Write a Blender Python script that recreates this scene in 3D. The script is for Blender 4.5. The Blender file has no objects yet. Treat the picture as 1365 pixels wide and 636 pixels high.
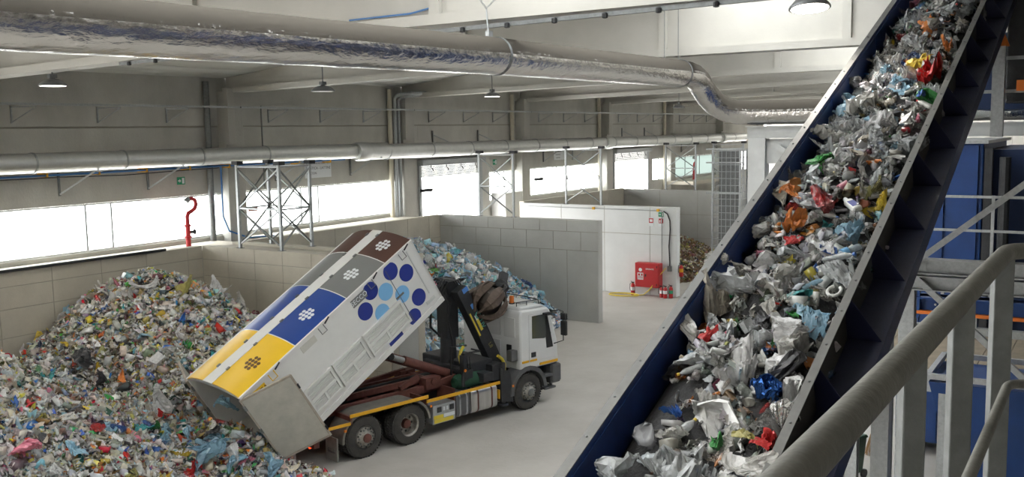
import bpy, bmesh, math, random
import numpy as np
from mathutils import Matrix, Vector, noise
random.seed(7); RNG = np.random.default_rng(11)
SC = bpy.context.scene; COL = SC.collection
PI = math.pi; R = math.radians
# ---------------------------------------------------------------- camera
F, CAMZ, HEAD = 1277.0, 7.86, R(32.5)          # focal length in px of a 1365 wide frame
dn = np.array([191., 11400., F]); dn /= np.linalg.norm(dn)      # where "down" lies in the lens (pitch and slight roll)
fh = np.array([0, 0, 1.]); fh = fh - dn * fh.dot(dn); fh /= np.linalg.norm(fh); rh = np.cross(dn, fh)
CM = (np.outer([math.cos(HEAD), math.sin(HEAD), 0], fh) + np.outer([math.sin(HEAD), -math.cos(HEAD), 0], rh)
      + np.outer([0, 0, 1.], -dn))
CC = np.array([0, 0, CAMZ])
def ray(x, y): return CM @ np.array([(x - 682.5) / F, (y - 318) / F, 1.0])
def atz(x, y, z): d = ray(x, y); return Vector(CC + d * ((z - CAMZ) / d[2]))
def aty(x, y, v): d = ray(x, y); return Vector(CC + d * (v / d[1]))
def atx(x, y, u): d = ray(x, y); return Vector(CC + d * (u / d[0]))
def atd(x, y, t): return Vector(CC + ray(x, y) * t)
cam_d = bpy.data.cameras.new('camera'); cam = bpy.data.objects.new('camera', cam_d); COL.objects.link(cam)
m = Matrix.Identity(4)
for i in range(3):
    m[i][0] = CM[i][0]; m[i][1] = -CM[i][1]; m[i][2] = -CM[i][2]; m[i][3] = CC[i]
cam.matrix_world = m
cam_d.sensor_width = 36; cam_d.lens = 36 * F / 1365; cam_d.clip_start = .05; cam_d.clip_end = 400
SC.camera = cam
# ---------------------------------------------------------------- sky, exposure
w = bpy.data.worlds.new('overcast_sky'); SC.world = w; w.use_nodes = True
bg = w.node_tree.nodes['Background']; bg.inputs[0].default_value = (1, .985, .965, 1); bg.inputs[1].default_value = 8.0
vs = SC.view_settings; vs.view_transform = 'Standard'; vs.look = 'None'; vs.gamma = 1; vs.use_curve_mapping = False
vs.exposure = 0.52
cy = SC.cycles
cy.max_bounces = 10; cy.diffuse_bounces = 5; cy.glossy_bounces = 4; cy.transmission_bounces = 4; cy.transparent_max_bounces = 8
cy.sample_clamp_indirect = 6; cy.caustics_reflective = False; cy.caustics_refractive = False
cy.use_denoising = True
# ---------------------------------------------------------------- materials
MATS = {}
def mat(name, col, rough=.6, metal=0., var=0., vscale=3., bump=0., bscale=30., spec=.5, col2=None, stretch=(1, 1, 1), coat=0.):
    if name in MATS: return MATS[name]
    M = bpy.data.materials.new(name); M.use_nodes = True; nt = M.node_tree; b = nt.nodes['Principled BSDF']
    b.inputs['Base Color'].default_value = (*col, 1); b.inputs['Roughness'].default_value = rough
    b.inputs['Metallic'].default_value = metal; b.inputs['Specular IOR Level'].default_value = spec
    b.inputs['Coat Weight'].default_value = coat
    if var or bump:
        tc = nt.nodes.new('ShaderNodeTexCoord'); mp = nt.nodes.new('ShaderNodeMapping'); mp.inputs['Scale'].default_value = stretch
        nt.links.new(tc.outputs['Object'], mp.inputs[0])
    if var:
        n1 = nt.nodes.new('ShaderNodeTexNoise'); n1.inputs['Scale'].default_value = vscale; n1.inputs['Detail'].default_value = 6; n1.inputs['Roughness'].default_value = .62
        nt.links.new(mp.outputs[0], n1.inputs['Vector'])
        rp = nt.nodes.new('ShaderNodeValToRGB'); rp.color_ramp.elements[0].position = .3; rp.color_ramp.elements[1].position = .7
        c2 = col2 or tuple(c * (1 - var) for c in col)
        rp.color_ramp.elements[0].color = (*c2, 1); rp.color_ramp.elements[1].color = (*col, 1)
        nt.links.new(n1.outputs['Fac'], rp.inputs[0]); nt.links.new(rp.outputs[0], b.inputs['Base Color'])
    if bump:
        n2 = nt.nodes.new('ShaderNodeTexNoise'); n2.inputs['Scale'].default_value = bscale; n2.inputs['Detail'].default_value = 4
        nt.links.new(mp.outputs[0], n2.inputs['Vector'])
        bp = nt.nodes.new('ShaderNodeBump'); bp.inputs['Strength'].default_value = bump; bp.inputs['Distance'].default_value = .03
        nt.links.new(n2.outputs['Fac'], bp.inputs['Height']); nt.links.new(bp.outputs[0], b.inputs['Normal'])
    MATS[name] = M; return M
def mix_transparent(name, src, alpha):
    M = src.copy(); M.name = name; nt = M.node_tree; b = nt.nodes['Principled BSDF']; b.inputs['Alpha'].default_value = alpha
    MATS[name] = M; return M
concrete = mat('concrete_panel', (.56, .55, .51), .85, var=.28, vscale=.55, bump=.25, bscale=14, stretch=(1, 1, .6))
concrete_bay = mat('concrete_bay', (.58, .54, .455), .8, var=.22, vscale=.7, bump=.2, bscale=10)
concrete_cool = mat('concrete_cool', (.55, .55, .525), .75, var=.2, vscale=.5, bump=.15, bscale=10)
concrete_pale = mat('concrete_pale', (.74, .76, .76), .75, var=.13, vscale=.6, bump=.1, bscale=10)
joint_m = mat('joint_dark', (.36, .34, .29), .9)  # darker concrete set in the gaps between panels
beam_m = mat('concrete_beam', (.50, .485, .445), .8, var=.12, vscale=.8, bump=.1, bscale=12)
roof_m = mat('concrete_roof', (.72, .72, .69), .85, var=.2, vscale=1.2, stretch=(.3, 3, 1))
floor_m = mat('concrete_floor', (.50, .48, .45), .6, var=.3, vscale=.5, bump=.3, bscale=9, col2=(.40, .38, .35))
galv = mat('galvanised_steel', (.46, .48, .49), .42, .55, var=.25, vscale=18, bump=.05)
galv_dull = mat('galvanised_dull', (.23, .24, .24), .6, .35, var=.3, vscale=14, bump=.08)
tube_m = mat('handrail_steel', (.19, .185, .165), .55, .3, var=.35, vscale=7, bump=.12, bscale=60)
white_steel = mat('white_steel', (.62, .63, .62), .5, var=.1, vscale=4)
foil = mat('aluminium_foil', (.66, .64, .62), .22, 1., var=.1, vscale=6, bump=.8, bscale=7, stretch=(.6, 1.6, 1.6))
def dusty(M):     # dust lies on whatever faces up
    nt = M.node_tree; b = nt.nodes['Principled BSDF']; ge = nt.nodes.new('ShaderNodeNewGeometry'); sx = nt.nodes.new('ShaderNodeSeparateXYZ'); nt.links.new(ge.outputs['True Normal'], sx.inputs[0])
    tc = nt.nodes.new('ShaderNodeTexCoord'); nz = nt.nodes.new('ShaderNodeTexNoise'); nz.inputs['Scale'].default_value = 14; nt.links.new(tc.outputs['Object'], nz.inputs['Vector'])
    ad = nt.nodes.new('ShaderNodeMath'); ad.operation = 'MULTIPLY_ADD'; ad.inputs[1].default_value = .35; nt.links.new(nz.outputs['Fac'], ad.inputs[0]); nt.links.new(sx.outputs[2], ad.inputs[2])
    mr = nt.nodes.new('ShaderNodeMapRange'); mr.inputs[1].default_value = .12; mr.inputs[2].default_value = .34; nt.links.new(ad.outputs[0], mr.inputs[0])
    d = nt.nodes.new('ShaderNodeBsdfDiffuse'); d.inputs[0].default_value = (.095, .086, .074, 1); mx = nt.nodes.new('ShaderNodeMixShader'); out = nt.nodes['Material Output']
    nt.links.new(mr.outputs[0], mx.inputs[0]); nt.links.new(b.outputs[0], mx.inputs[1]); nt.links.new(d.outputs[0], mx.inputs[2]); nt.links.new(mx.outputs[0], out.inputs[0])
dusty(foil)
foil_b = mat('spiral_duct_steel', (.66, .67, .66), .36, .85, var=.1, vscale=5, bump=.1, bscale=20)
blue_p = mat('conveyor_blue', (.016, .052, .20), .42, var=.35, vscale=6, bump=.03)
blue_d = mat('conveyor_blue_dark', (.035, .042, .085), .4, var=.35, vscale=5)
web_m = mat('conveyor_web_brown', (.03, .028, .024), .6, var=.3, vscale=5)
gus_m = mat('gusset_navy', (.012, .015, .05), .5)
grey_p = mat('conveyor_grey_flange', (.15, .15, .142), .6, var=.2, vscale=9)
blue_m = mat('machine_blue', (.008, .05, .20), .45, var=.25, vscale=2)
rubber = mat('belt_rubber', (.025, .025, .027), .8, var=.4, vscale=12)
dark = mat('dark_machinery', (.03, .032, .036), .6, var=.4, vscale=8, bump=.2)
black_p = mat('black_plastic', (.02, .021, .022), .5)
tyre = mat('tyre_rubber', (.035, .034, .033), .85, var=.4, vscale=10, col2=(.06, .057, .05))
rim_m = mat('rim_steel', (.42, .41, .38), .5, .6, var=.4, vscale=9, col2=(.22, .2, .17))
white_p = mat('white_paint', (.74, .74, .72), .35, var=.06, vscale=3, coat=.2)
cab_w = mat('cab_white', (.70, .71, .71), .3, var=.06, vscale=3, coat=.3)
dirty_w = mat('door_dirty_white', (.50, .49, .44), .65, var=.22, vscale=3, bump=.1)
rust_red = mat('chassis_oxide_red', (.16, .055, .042), .65, var=.45, vscale=7, bump=.15)
rust = mat('grapple_rust', (.145, .105, .082), .6, .3, var=.45, vscale=7, bump=.3)
yellow = mat('reflector_yellow', (.78, .42, .02), .5, var=.12, vscale=5)
yellow_p = mat('roof_yellow', (.80, .50, .02), .4, var=.06, vscale=2)
rblue = mat('roof_blue', (.018, .06, .27), .4, var=.08, vscale=2)
rgrey = mat('roof_grey', (.19, .195, .19), .45, var=.06, vscale=2)
rbrown = mat('roof_brown', (.085, .04, .03), .5, var=.08, vscale=2)
dot_d = mat('dot_dark_blue', (.022, .04, .26), .4)
dot_l = mat('dot_light_blue', (.20, .46, .76), .4)
dot_b = mat('emblem_brown', (.12, .06, .01), .5)
red_p = mat('fire_red', (.50, .022, .028), .45, var=.08, vscale=4)
green_p = mat('sign_green', (.02, .30, .15), .5)
sign_w = mat('sign_white', (.72, .75, .77), .5)
ink = mat('sign_ink', (.10, .11, .12), .6)
air_blue = mat('air_pipe_blue', (.035, .16, .42), .45)
hose_y = mat('hose_yellow', (.72, .56, .06), .55)
mudg = mat('mudguard_plastic', (.125, .122, .115), .6, var=.3, vscale=5, col2=(.2, .185, .16))
fender_m = mat('fender_grey', (.11, .112, .115), .6, var=.15, vscale=5)
tank_m = mat('tank_aluminium', (.62, .61, .58), .38, .7, var=.3, vscale=3, stretch=(4, 1, .4))
tarp = mat('tarp_green', (.018, .085, .045), .8, var=.4, vscale=6, bump=.3)
lamp_m = mat('lamp_housing', (.17, .175, .18), .5, .3)
chip_b = mat('orange_paint', (.65, .16, .02), .5)
wood_m = mat('deck_boards', (.25, .205, .15), .8, var=.3, vscale=3)
bin_g = mat('bin_green', (.03, .065, .04), .5)
straw = mat('broom_straw', (.36, .22, .10), .9)
amber = mat('amber_lens', (.75, .22, .02), .3)
def emit(name, col, s):
    M = bpy.data.materials.new(name); M.use_nodes = True; b = M.node_tree.nodes['Principled BSDF']
    b.inputs['Base Color'].default_value = (*col, 1); b.inputs['Emission Color'].default_value = (*col, 1); b.inputs['Emission Strength'].default_value = s
    MATS[name] = M; return M
lamp_on = emit('lamp_glow', (1, .95, .86), 9.0)
tail_red = emit('tail_lamp_glow', (1, .08, .02), 1.5)
glass_m = mat('window_glass', (.04, .05, .05), .08, spec=.8)
def pane_mat():
    M = bpy.data.materials.new('window_pane'); M.use_nodes = True; nt = M.node_tree; nt.nodes.clear()
    o = nt.nodes.new('ShaderNodeOutputMaterial'); mx = nt.nodes.new('ShaderNodeMixShader'); t = nt.nodes.new('ShaderNodeBsdfTransparent'); g = nt.nodes.new('ShaderNodeBsdfGlossy')
    g.inputs['Roughness'].default_value = .08; t.inputs[0].default_value = (.93, .95, .95, 1); mx.inputs[0].default_value = .07
    nt.links.new(t.outputs[0], mx.inputs[1]); nt.links.new(g.outputs[0], mx.inputs[2]); nt.links.new(mx.outputs[0], o.inputs[0]); return M
pane_m = pane_mat()
def translucent_mat(name, col, tr):
    M = bpy.data.materials.new(name); M.use_nodes = True; nt = M.node_tree; nt.nodes.clear()
    o = nt.nodes.new('ShaderNodeOutputMaterial'); mx = nt.nodes.new('ShaderNodeMixShader'); t = nt.nodes.new('ShaderNodeBsdfTranslucent'); g = nt.nodes.new('ShaderNodeBsdfTransparent')
    t.inputs[0].default_value = (*col, 1); g.inputs[0].default_value = (*col, 1); mx.inputs[0].default_value = tr
    nt.links.new(t.outputs[0], mx.inputs[1]); nt.links.new(g.outputs[0], mx.inputs[2]); nt.links.new(mx.outputs[0], o.inputs[0]); return M
sky_pane = translucent_mat('skylight_polycarbonate', (.74, .755, .76), .35)
green_pane = translucent_mat('greenish_polycarbonate', (.25, .28, .27), .05)
def waste_mat(name, src, rough, alpha, spec=.5):
    M = bpy.data.materials.new(name); M.use_nodes = True; nt = M.node_tree; b = nt.nodes['Principled BSDF']
    if src == 'obj': n = nt.nodes.new('ShaderNodeObjectInfo'); out = n.outputs['Color']
    else: n = nt.nodes.new('ShaderNodeAttribute'); n.attribute_name = 'Col'; out = n.outputs['Color']
    tc = nt.nodes.new('ShaderNodeTexCoord'); nz = nt.nodes.new('ShaderNodeTexNoise'); nz.inputs['Scale'].default_value = 9; nz.inputs['Detail'].default_value = 5
    nt.links.new(tc.outputs['Object'], nz.inputs['Vector'])
    mr = nt.nodes.new('ShaderNodeMapRange'); mr.inputs[1].default_value = .3; mr.inputs[2].default_value = .7; mr.inputs[3].default_value = .72; mr.inputs[4].default_value = 1.08
    nt.links.new(nz.outputs['Fac'], mr.inputs[0])
    mx = nt.nodes.new('ShaderNodeMix'); mx.data_type = 'RGBA'; mx.blend_type = 'MULTIPLY'; mx.inputs[0].default_value = 1
    nt.links.new(out, mx.inputs[6]); nt.links.new(mr.outputs[0], mx.inputs[7]); nt.links.new(mx.outputs[2], b.inputs['Base Color'])
    bp = nt.nodes.new('ShaderNodeBump'); bp.inputs['Strength'].default_value = .35; bp.inputs['Distance'].default_value = .02
    nt.links.new(nz.outputs['Fac'], bp.inputs['Height']); nt.links.new(bp.outputs[0], b.inputs['Normal'])
    b.inputs['Roughness'].default_value = rough; b.inputs['Alpha'].default_value = alpha; b.inputs['Specular IOR Level'].default_value = spec
    return M
W_FILM = waste_mat('waste_film', 'obj', .16, .62, .8); W_PLAS = waste_mat('waste_plastic', 'obj', .35, 1.); W_FOIL = waste_mat('waste_foil', 'obj', .25, 1., .8)
W_FOIL.node_tree.nodes['Principled BSDF'].inputs['Metallic'].default_value = .85
W_STUFF = waste_mat('waste_mixed', 'attr', .35, 1.); W_SFILM = waste_mat('waste_mixed_film', 'attr', .16, .62, .8)
# ---------------------------------------------------------------- mesh building
def V(*a): return Vector(a)
class MB:
    def __init__(s): s.v = []; s.f = []
    def add(s, vs, fs):
        o = len(s.v); s.v += [tuple(p) for p in vs]; s.f += [tuple(i + o for i in f) for f in fs]; return s
    def hexa(s, p):   # 8 corners, bottom ring then top ring
        return s.add(p, [(3, 2, 1, 0), (4, 5, 6, 7), (0, 1, 5, 4), (1, 2, 6, 5), (2, 3, 7, 6), (3, 0, 4, 7)])
    def box(s, x0, x1, y0, y1, z0, z1):
        return s.hexa([(x0, y0, z0), (x1, y0, z0), (x1, y1, z0), (x0, y1, z0), (x0, y0, z1), (x1, y0, z1), (x1, y1, z1), (x0, y1, z1)])
    def bar(s, a, b, w, h, up=(0, 0, 1)):   # rectangular bar from a to b
        a = Vector(a); b = Vector(b); d = (b - a).normalized(); u = Vector(up)
        if abs(d.dot(u)) > .98: u = Vector((1, 0, 0))
        r = d.cross(u).normalized(); u = r.cross(d)
        p = []
        for q in (a, b):
            p += [q - r * w / 2 - u * h / 2, q + r * w / 2 - u * h / 2, q + r * w / 2 + u * h / 2, q - r * w / 2 + u * h / 2]
        return s.add(p, [(0, 1, 2, 3), (7, 6, 5, 4), (0, 4, 5, 1), (1, 5, 6, 2), (2, 6, 7, 3), (3, 7, 4, 0)])
    def ibeam(s, a, b, w, h, t=.018, up=(0, 0, 1)):
        a = Vector(a); b = Vector(b); d = (b - a).normalized(); u = Vector(up); r = d.cross(u).normalized(); u = r.cross(d)
        s.bar(a + u * (h / 2 - t / 2), b + u * (h / 2 - t / 2), w, t, u); s.bar(a - u * (h / 2 - t / 2), b - u * (h / 2 - t / 2), w, t, u)
        return s.bar(a, b, t, h - 2 * t, u)
    def tube(s, path, r, n=12, caps=True):
        path = [Vector(p) for p in path]; rs = r if isinstance(r, (list, tuple)) else [r] * len(path); o = len(s.v); prev = None
        for i, p in enumerate(path):
            d = (path[min(i + 1, len(path) - 1)] - path[max(i - 1, 0)]).normalized()
            if prev is None: u = d.orthogonal().normalized()
            else: u = (prev - d * prev.dot(d)).normalized()
            prev = u; q = d.cross(u)
            for k in range(n):
                an = 2 * PI * k / n; s.v.append(tuple(p + (u * math.cos(an) + q * math.sin(an)) * rs[i]))
        for i in range(len(path) - 1):
            for k in range(n):
                a = o + i * n + k; b = o + i * n + (k + 1) % n; s.f.append((a, b, b + n, a + n))
        if caps: s.f.append(tuple(o + k for k in reversed(range(n)))); s.f.append(tuple(o + (len(path) - 1) * n + k for k in range(n)))
        return s
    def cyl(s, a, b, r, n=14, r2=None, caps=True): return s.tube([a, b], [r, r if r2 is None else r2], n, caps)
    def lathe(s, prof, o=(0, 0, 0), ax='z', n=20, caps=True):   # prof: (radius, height)
        o = Vector(o); k0 = len(s.v)
        for r, h in prof:
            for k in range(n):
                a = 2 * PI * k / n; c, d = r * math.cos(a), r * math.sin(a)
                p = {'z': (c, d, h), 'y': (c, h, -d), 'x': (h, c, d)}[ax]; s.v.append(tuple(o + Vector(p)))
        for i in range(len(prof) - 1):
            for k in range(n):
                a = k0 + i * n + k; b = k0 + i * n + (k + 1) % n; s.f.append((a, b, b + n, a + n))
        if caps and prof[0][0] > 1e-4: s.f.append(tuple(k0 + k for k in reversed(range(n))))
        if caps and prof[-1][0] > 1e-4: s.f.append(tuple(k0 + (len(prof) - 1) * n + k for k in range(n)))
        return s
    def prism(s, poly, a, b):   # poly: list of 3D points (closed), swept by vector b-a
        d = Vector(b) - Vector(a); n = len(poly); o = len(s.v)
        s.v += [tuple(Vector(p)) for p in poly] + [tuple(Vector(p) + d) for p in poly]
        s.f.append(tuple(o + i for i in reversed(range(n)))); s.f.append(tuple(o + n + i for i in range(n)))
        for i in range(n): j = (i + 1) % n; s.f.append((o + i, o + j, o + n + j, o + n + i))
        return s
    def disc(s, c, r, u, v, th=.006, n=20, ry=None):
        c = Vector(c); u = Vector(u); v = Vector(v); ry = ry or r; nn = u.cross(v).normalized() * th
        return s.prism([c + u * (r * math.cos(2 * PI * k / n)) + v * (ry * math.sin(2 * PI * k / n)) for k in range(n)], (0, 0, 0), nn)
    def build(s, name, material, parent=None, smooth=False, bev=0, world=False):
        me = bpy.data.meshes.new(name); vs = s.v
        if world and parent is not None:
            inv = wmat(parent).inverted(); vs = [tuple(inv @ Vector(p)) for p in vs]
        me.from_pydata(vs, [], s.f); me.update()
        bm = bmesh.new(); bm.from_mesh(me); bmesh.ops.recalc_face_normals(bm, faces=bm.faces[:]); bm.to_mesh(me); bm.free()
        if smooth: me.shade_smooth(); me.set_sharp_from_angle(angle=R(38))
        if material: me.materials.append(material)
        o = bpy.data.objects.new(name, me); COL.objects.link(o)
        if parent is not None: o.parent = parent
        if bev:
            md = o.modifiers.new('bevel', 'BEVEL'); md.width = bev; md.segments = 2; md.limit_method = 'ANGLE'; md.angle_limit = R(40)
        return o
def wmat(o):
    mm = o.matrix_basis.copy()
    while o.parent: o = o.parent; mm = o.matrix_basis @ mm
    return mm
def thing(name, label, cat, loc=(0, 0, 0), rot=(0, 0, 0), group=None, kind=None):
    o = bpy.data.objects.new(name, None); COL.objects.link(o); o.location = loc; o.rotation_euler = rot; o.empty_display_size = .2
    return tag(o, label, cat, group, kind)
def tag(o, label, cat, group=None, kind=None):
    o['label'] = label; o['category'] = cat
    if group: o['group'] = group
    if kind: o['kind'] = kind
    return o
def copy_tree(o, parent=None):
    c = o.copy(); COL.objects.link(c); c.parent = parent
    for ch in list(o.children): copy_tree(ch, c)
    return c
_txt = {}
def text(s, size, material, name, parent, mtx, th=.004):
    key = (s, size)
    if key not in _txt:
        cu = bpy.data.curves.new('t', 'FONT'); cu.body = s; cu.size = size; cu.align_x = 'CENTER'; cu.align_y = 'CENTER'; cu.extrude = th; cu.resolution_u = 2
        ob = bpy.data.objects.new('t', cu); COL.objects.link(ob); dg = bpy.context.evaluated_depsgraph_get()
        _txt[key] = bpy.data.meshes.new_from_object(ob.evaluated_get(dg)); bpy.data.objects.remove(ob); bpy.data.curves.remove(cu)
    me = _txt[key].copy(); me.materials.clear(); me.materials.append(material); me.name = name
    o = bpy.data.objects.new(name, me); COL.objects.link(o); o.parent = parent; o.matrix_basis = mtx; return o
def frame_mtx(o, x, y):   # matrix with local x, y axes as given
    x = Vector(x).normalized(); y = Vector(y).normalized(); z = x.cross(y); mm = Matrix.Identity(4)
    for i in range(3): mm[i][0] = x[i]; mm[i][1] = y[i]; mm[i][2] = z[i]; mm[i][3] = o[i]
    return mm
# ================================================================ THE SETTING
def structure(name, label, cat): return thing(name, label, cat, kind='structure')
fl = MB().box(-14, 96, -14, 29.2, -.3, 0).build('floor', floor_m); tag(fl, 'worn grey concrete floor of the sorting hall', 'floor', kind='structure')
WY = 28.5; COLX = [14.5 + 10.4 * k for k in range(-1, 8)]      # column lines of the long wall
wb = structure('wall_back', 'long concrete panel wall with strip windows behind the storage bays', 'wall')
doors = {2: (36.5, 41.7), 4: (57.4, 62.8)}
def roof_z(y): return 10.0 + (28.5 - y) * .105 if y > 4 else 12.57 - (4 - y) * .02
TOPZ = 10.05
for k in range(len(COLX) - 1):
    x0, x1 = COLX[k] + .42, COLX[k + 1] - .42
    j = k - 1        # bay number: 0 is the first bay left of the first column in view
    def panel(a, b, z0, z1, nm='panel'):
        MB().box(a, b, WY, WY + .25, z0 + .012, z1 - .012).build(nm, concrete, wb, bev=.012)
    panel(x0, x1, 8.23, TOPZ + .2)
    if j in doors:
        a, b = doors[j]
        panel(x0, a, 0, 8.2); panel(a, b, 6.45, 8.2); panel(b, b + .9, 0, 8.2); panel(b + .9, x1, 5.72, 8.2); panel(b + .9, x1, 0, 4.15)
    else:
        panel(x0, x1, 5.72, 8.2); panel(x0, x1, 0, 4.15)
MB().box(COLX[0], COLX[-1], WY + .06, WY + .2, 8.15, 8.3).build('joint', joint_m, wb)
for k, x in enumerate(COLX):
    MB().box(x - .42, x + .42, WY - .42, WY + .25, 0, 9.5).build('column', concrete, wb, bev=.02)
    MB().box(x - .42, x + .42, WY + .0, WY + .25, 9.5, TOPZ + .2).build('panel', concrete, wb)
    MB().box(x - .46, x - .14, WY - .62, WY - .42, 7.55, 9.6).build('bearing_plate', beam_m, wb, bev=.01)
# strip windows and roller doors
wn = 0
def window(a, b, mull, label, pane=None):
    global wn; wn += 1
    t = structure('window_%d' % wn, label, 'window')
    fr = MB().box(a, b, WY + .06, WY + .16, 4.15, 4.2).box(a, b, WY + .06, WY + .16, 5.67, 5.72).build('frame', white_steel, t)
    xs = [a] + mull + [b]
    for q in mull: MB().box(q - .025, q + .025, WY + .07, WY + .15, 4.2, 5.67).build('mullion', galv_dull, t)
    for p, q in zip(xs[:-1], xs[1:]): MB().box(p + .01, q - .01, WY + .1, WY + .115, 4.2, 5.67).build('pane', pane or pane_m, t)
window(COLX[0] + .42, COLX[1] - .42, [7.5, 10], 'blown-out strip window at the far left beyond the pile')
window(COLX[1] + .42, COLX[2] - .42, [18.9, 19.85], 'bright strip window above the mixed waste pile with two thin mullions')
window(COLX[2] + .42, COLX[3] - .42, [28.7, 29.7], 'bright strip window behind the lattice tower and tipping container')
window(42.6, COLX[4] - .42, [44.2], 'short bright window right of the first roller door')
window(COLX[4] + .42, COLX[5] - .42, [50], 'bright strip window above the pale partition wall')
window(63.7, COLX[6] - .42, [65], 'short bright window right of the far roller door')
window(COLX[6] + .42, COLX[7] - .42, [70, 73], 'greenish translucent window at the far end behind the second hydrant', green_pane)
def roller_door(n, a, b, label):
    t = structure('door_%d' % n, label, 'door')
    for x in (a, b): MB().box(x - .09, x + .09, WY - .1, WY + .1, 0, 6.5).build('guide_rail', galv, t)
    MB().box(a - .1, b + .1, WY - .34, WY + .02, 6.28, 6.55).build('lintel_box', galv, t, bev=.01)
    for i in range(8): MB().box(a + .09, b - .09, WY - .04, WY + .02, 5.72 + i * .075, 5.72 + i * .075 + .068).build('slat', white_steel, t, bev=.008)
    for i in range(4):
        x = a + .6 + i * 1.25; MB().tube([(x, WY - .3, 6.28), (x, WY - .3, 6.16), (x + .14, WY - .3, 6.1), (x + .16, WY - .3, 6.0)], .022, 6).build('hook', dark, t)
roller_door(1, *doors[2], 'raised roller door with daylight behind the grey partition wall')
roller_door(2, *doors[4], 'raised far roller door beyond the pale partition wall')
# other walls of the hall
we = structure('wall_end', 'far concrete end wall of the hall', 'wall')
for i in range(8): MB().box(90, 90.3, -13 + i * 5.2, -13 + i * 5.2 + 5.18, 0, 12.6).build('panel', concrete, we)
wr = structure('wall_right', 'concrete side wall behind the sorting machines', 'wall')
for i in range(10): MB().box(-14 + i * 10.4, -14 + i * 10.4 + 10.38, -13.3, -13, 0, 12.6).build('panel', concrete, wr)
wl = structure('wall_left', 'concrete end wall behind the camera', 'wall')
for i in range(8): MB().box(-14.3, -14, -13 + i * 5.2, -13 + i * 5.2 + 5.18, 0, 12.6).build('panel', concrete, wl)
# ---------------- bay walls
def bay_wall(name, label, o, d, nrm, length, h, th, m, pw=2.4, rows=(1.35, 2.75), off=0., bond=False):
    """concrete wall: core set back behind cast panels on its front face; o is the front lower corner, nrm points out of the front"""
    t = structure(name, label, 'wall'); o = Vector(o); d = Vector(d); nrm = Vector(nrm); z = Vector((0, 0, 1))
    def blk(a, b, z0, z1, d0, d1, nm, mm, bev=0):
        p = [o + d * a + nrm * d0, o + d * b + nrm * d0, o + d * b + nrm * d1, o + d * a + nrm * d1]
        MB().hexa([q + z * z0 for q in p] + [q + z * z1 for q in p]).build(nm, mm, t, bev=bev)
    blk(0, length, 0, h, -.03, -th, 'core', m); blk(.02, length - .02, .02, h - .02, -.014, -.03, 'joint_bed', joint_m)
    zs = [0] + [r for r in rows if r < h - .2] + [h]
    for r in range(len(zs) - 1):
        xs = [0]; x = pw * (.5 if r % 2 and bond else 1) + off
        while x < length - .3: xs.append(x); x += pw
        xs.append(length)
        for a, b in zip(xs[:-1], xs[1:]): blk(a + .012, b - .012, zs[r] + (.012 if r else 0), zs[r + 1] - (.012 if r < len(zs) - 2 else 0), 0, -.03, 'panel', m, .004)
    return t
H = 4.2
bay_wall('wall_bay_back_left', 'stained concrete wall behind the mixed waste pile', (0, 26.0, 0), (1, 0, 0), (0, -1, 0), 21.4, H, .3, concrete_bay, 1.6, (.75, 1.55, 2.35, 3.15, 3.78))
MB().bar((0, 25.97, H + .04), (19.9, 25.97, H + .04), .1, .08).build('steel_edge', dark, bpy.data.objects['wall_bay_back_left'])
bay_wall('wall_bay_left', 'thick concrete divider between the mixed pile and the blue bottle pile', (21.4, 26, 0), (0, -1, 0), (-1, 0, 0), 8.1, H, .35, concrete_bay, 1.25, (.8, 2.0, 3.2, 3.75))
bay_wall('wall_bay_left_rear', 'rear leaf of the thick divider carrying the lattice tower', (23.05, 17.9, 0), (0, 1, 0), (1, 0, 0), 8.1, H, .35, concrete_bay, 2.4)
MB().box(21.75, 22.7, 17.9, 26, 3.9, 4.12).build('slab', concrete_bay, bpy.data.objects['wall_bay_left'])
MB().box(21.76, 22.69, 17.9, 18.2, 0, 3.9).build('end_leaf', concrete_cool, bpy.data.objects['wall_bay_left'])
bay_wall('wall_bay_back_middle', 'concrete wall behind the blue bottle pile', (23.05, 25.7, 0), (1, 0, 0), (0, -1, 0), 11.4, H, .3, concrete_bay, 1.5, (1.3, 2.2, 3.2))
bay_wall('wall_bay_middle', 'grey concrete partition behind the truck cab', (34.35, 25.7, 0), (0, -1, 0), (-1, 0, 0), 7.95, H, .36, concrete_cool, 1.3, (2.95, 3.72), bond=True)
bay_wall('wall_bay_right', 'pale concrete partition with the red hose cabinet', (41.5, 25.9, 0), (0, -1, 0), (-1, 0, 0), 8.55, H, .4, concrete_pale, 2.4, (2.9,))
bay_wall('wall_bay_back_right', 'concrete wall behind the wood chip pile', (41.9, 25.9, 0), (1, 0, 0), (0, -1, 0), 11.8, H + .05, .3, concrete_bay, 2.4)
bay_wall('wall_bay_far', 'concrete partition behind the wood chip pile', (53.6, 25.9, 0), (0, -1, 0), (-1, 0, 0), 9, H, .4, concrete_cool, 2.4)
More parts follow.
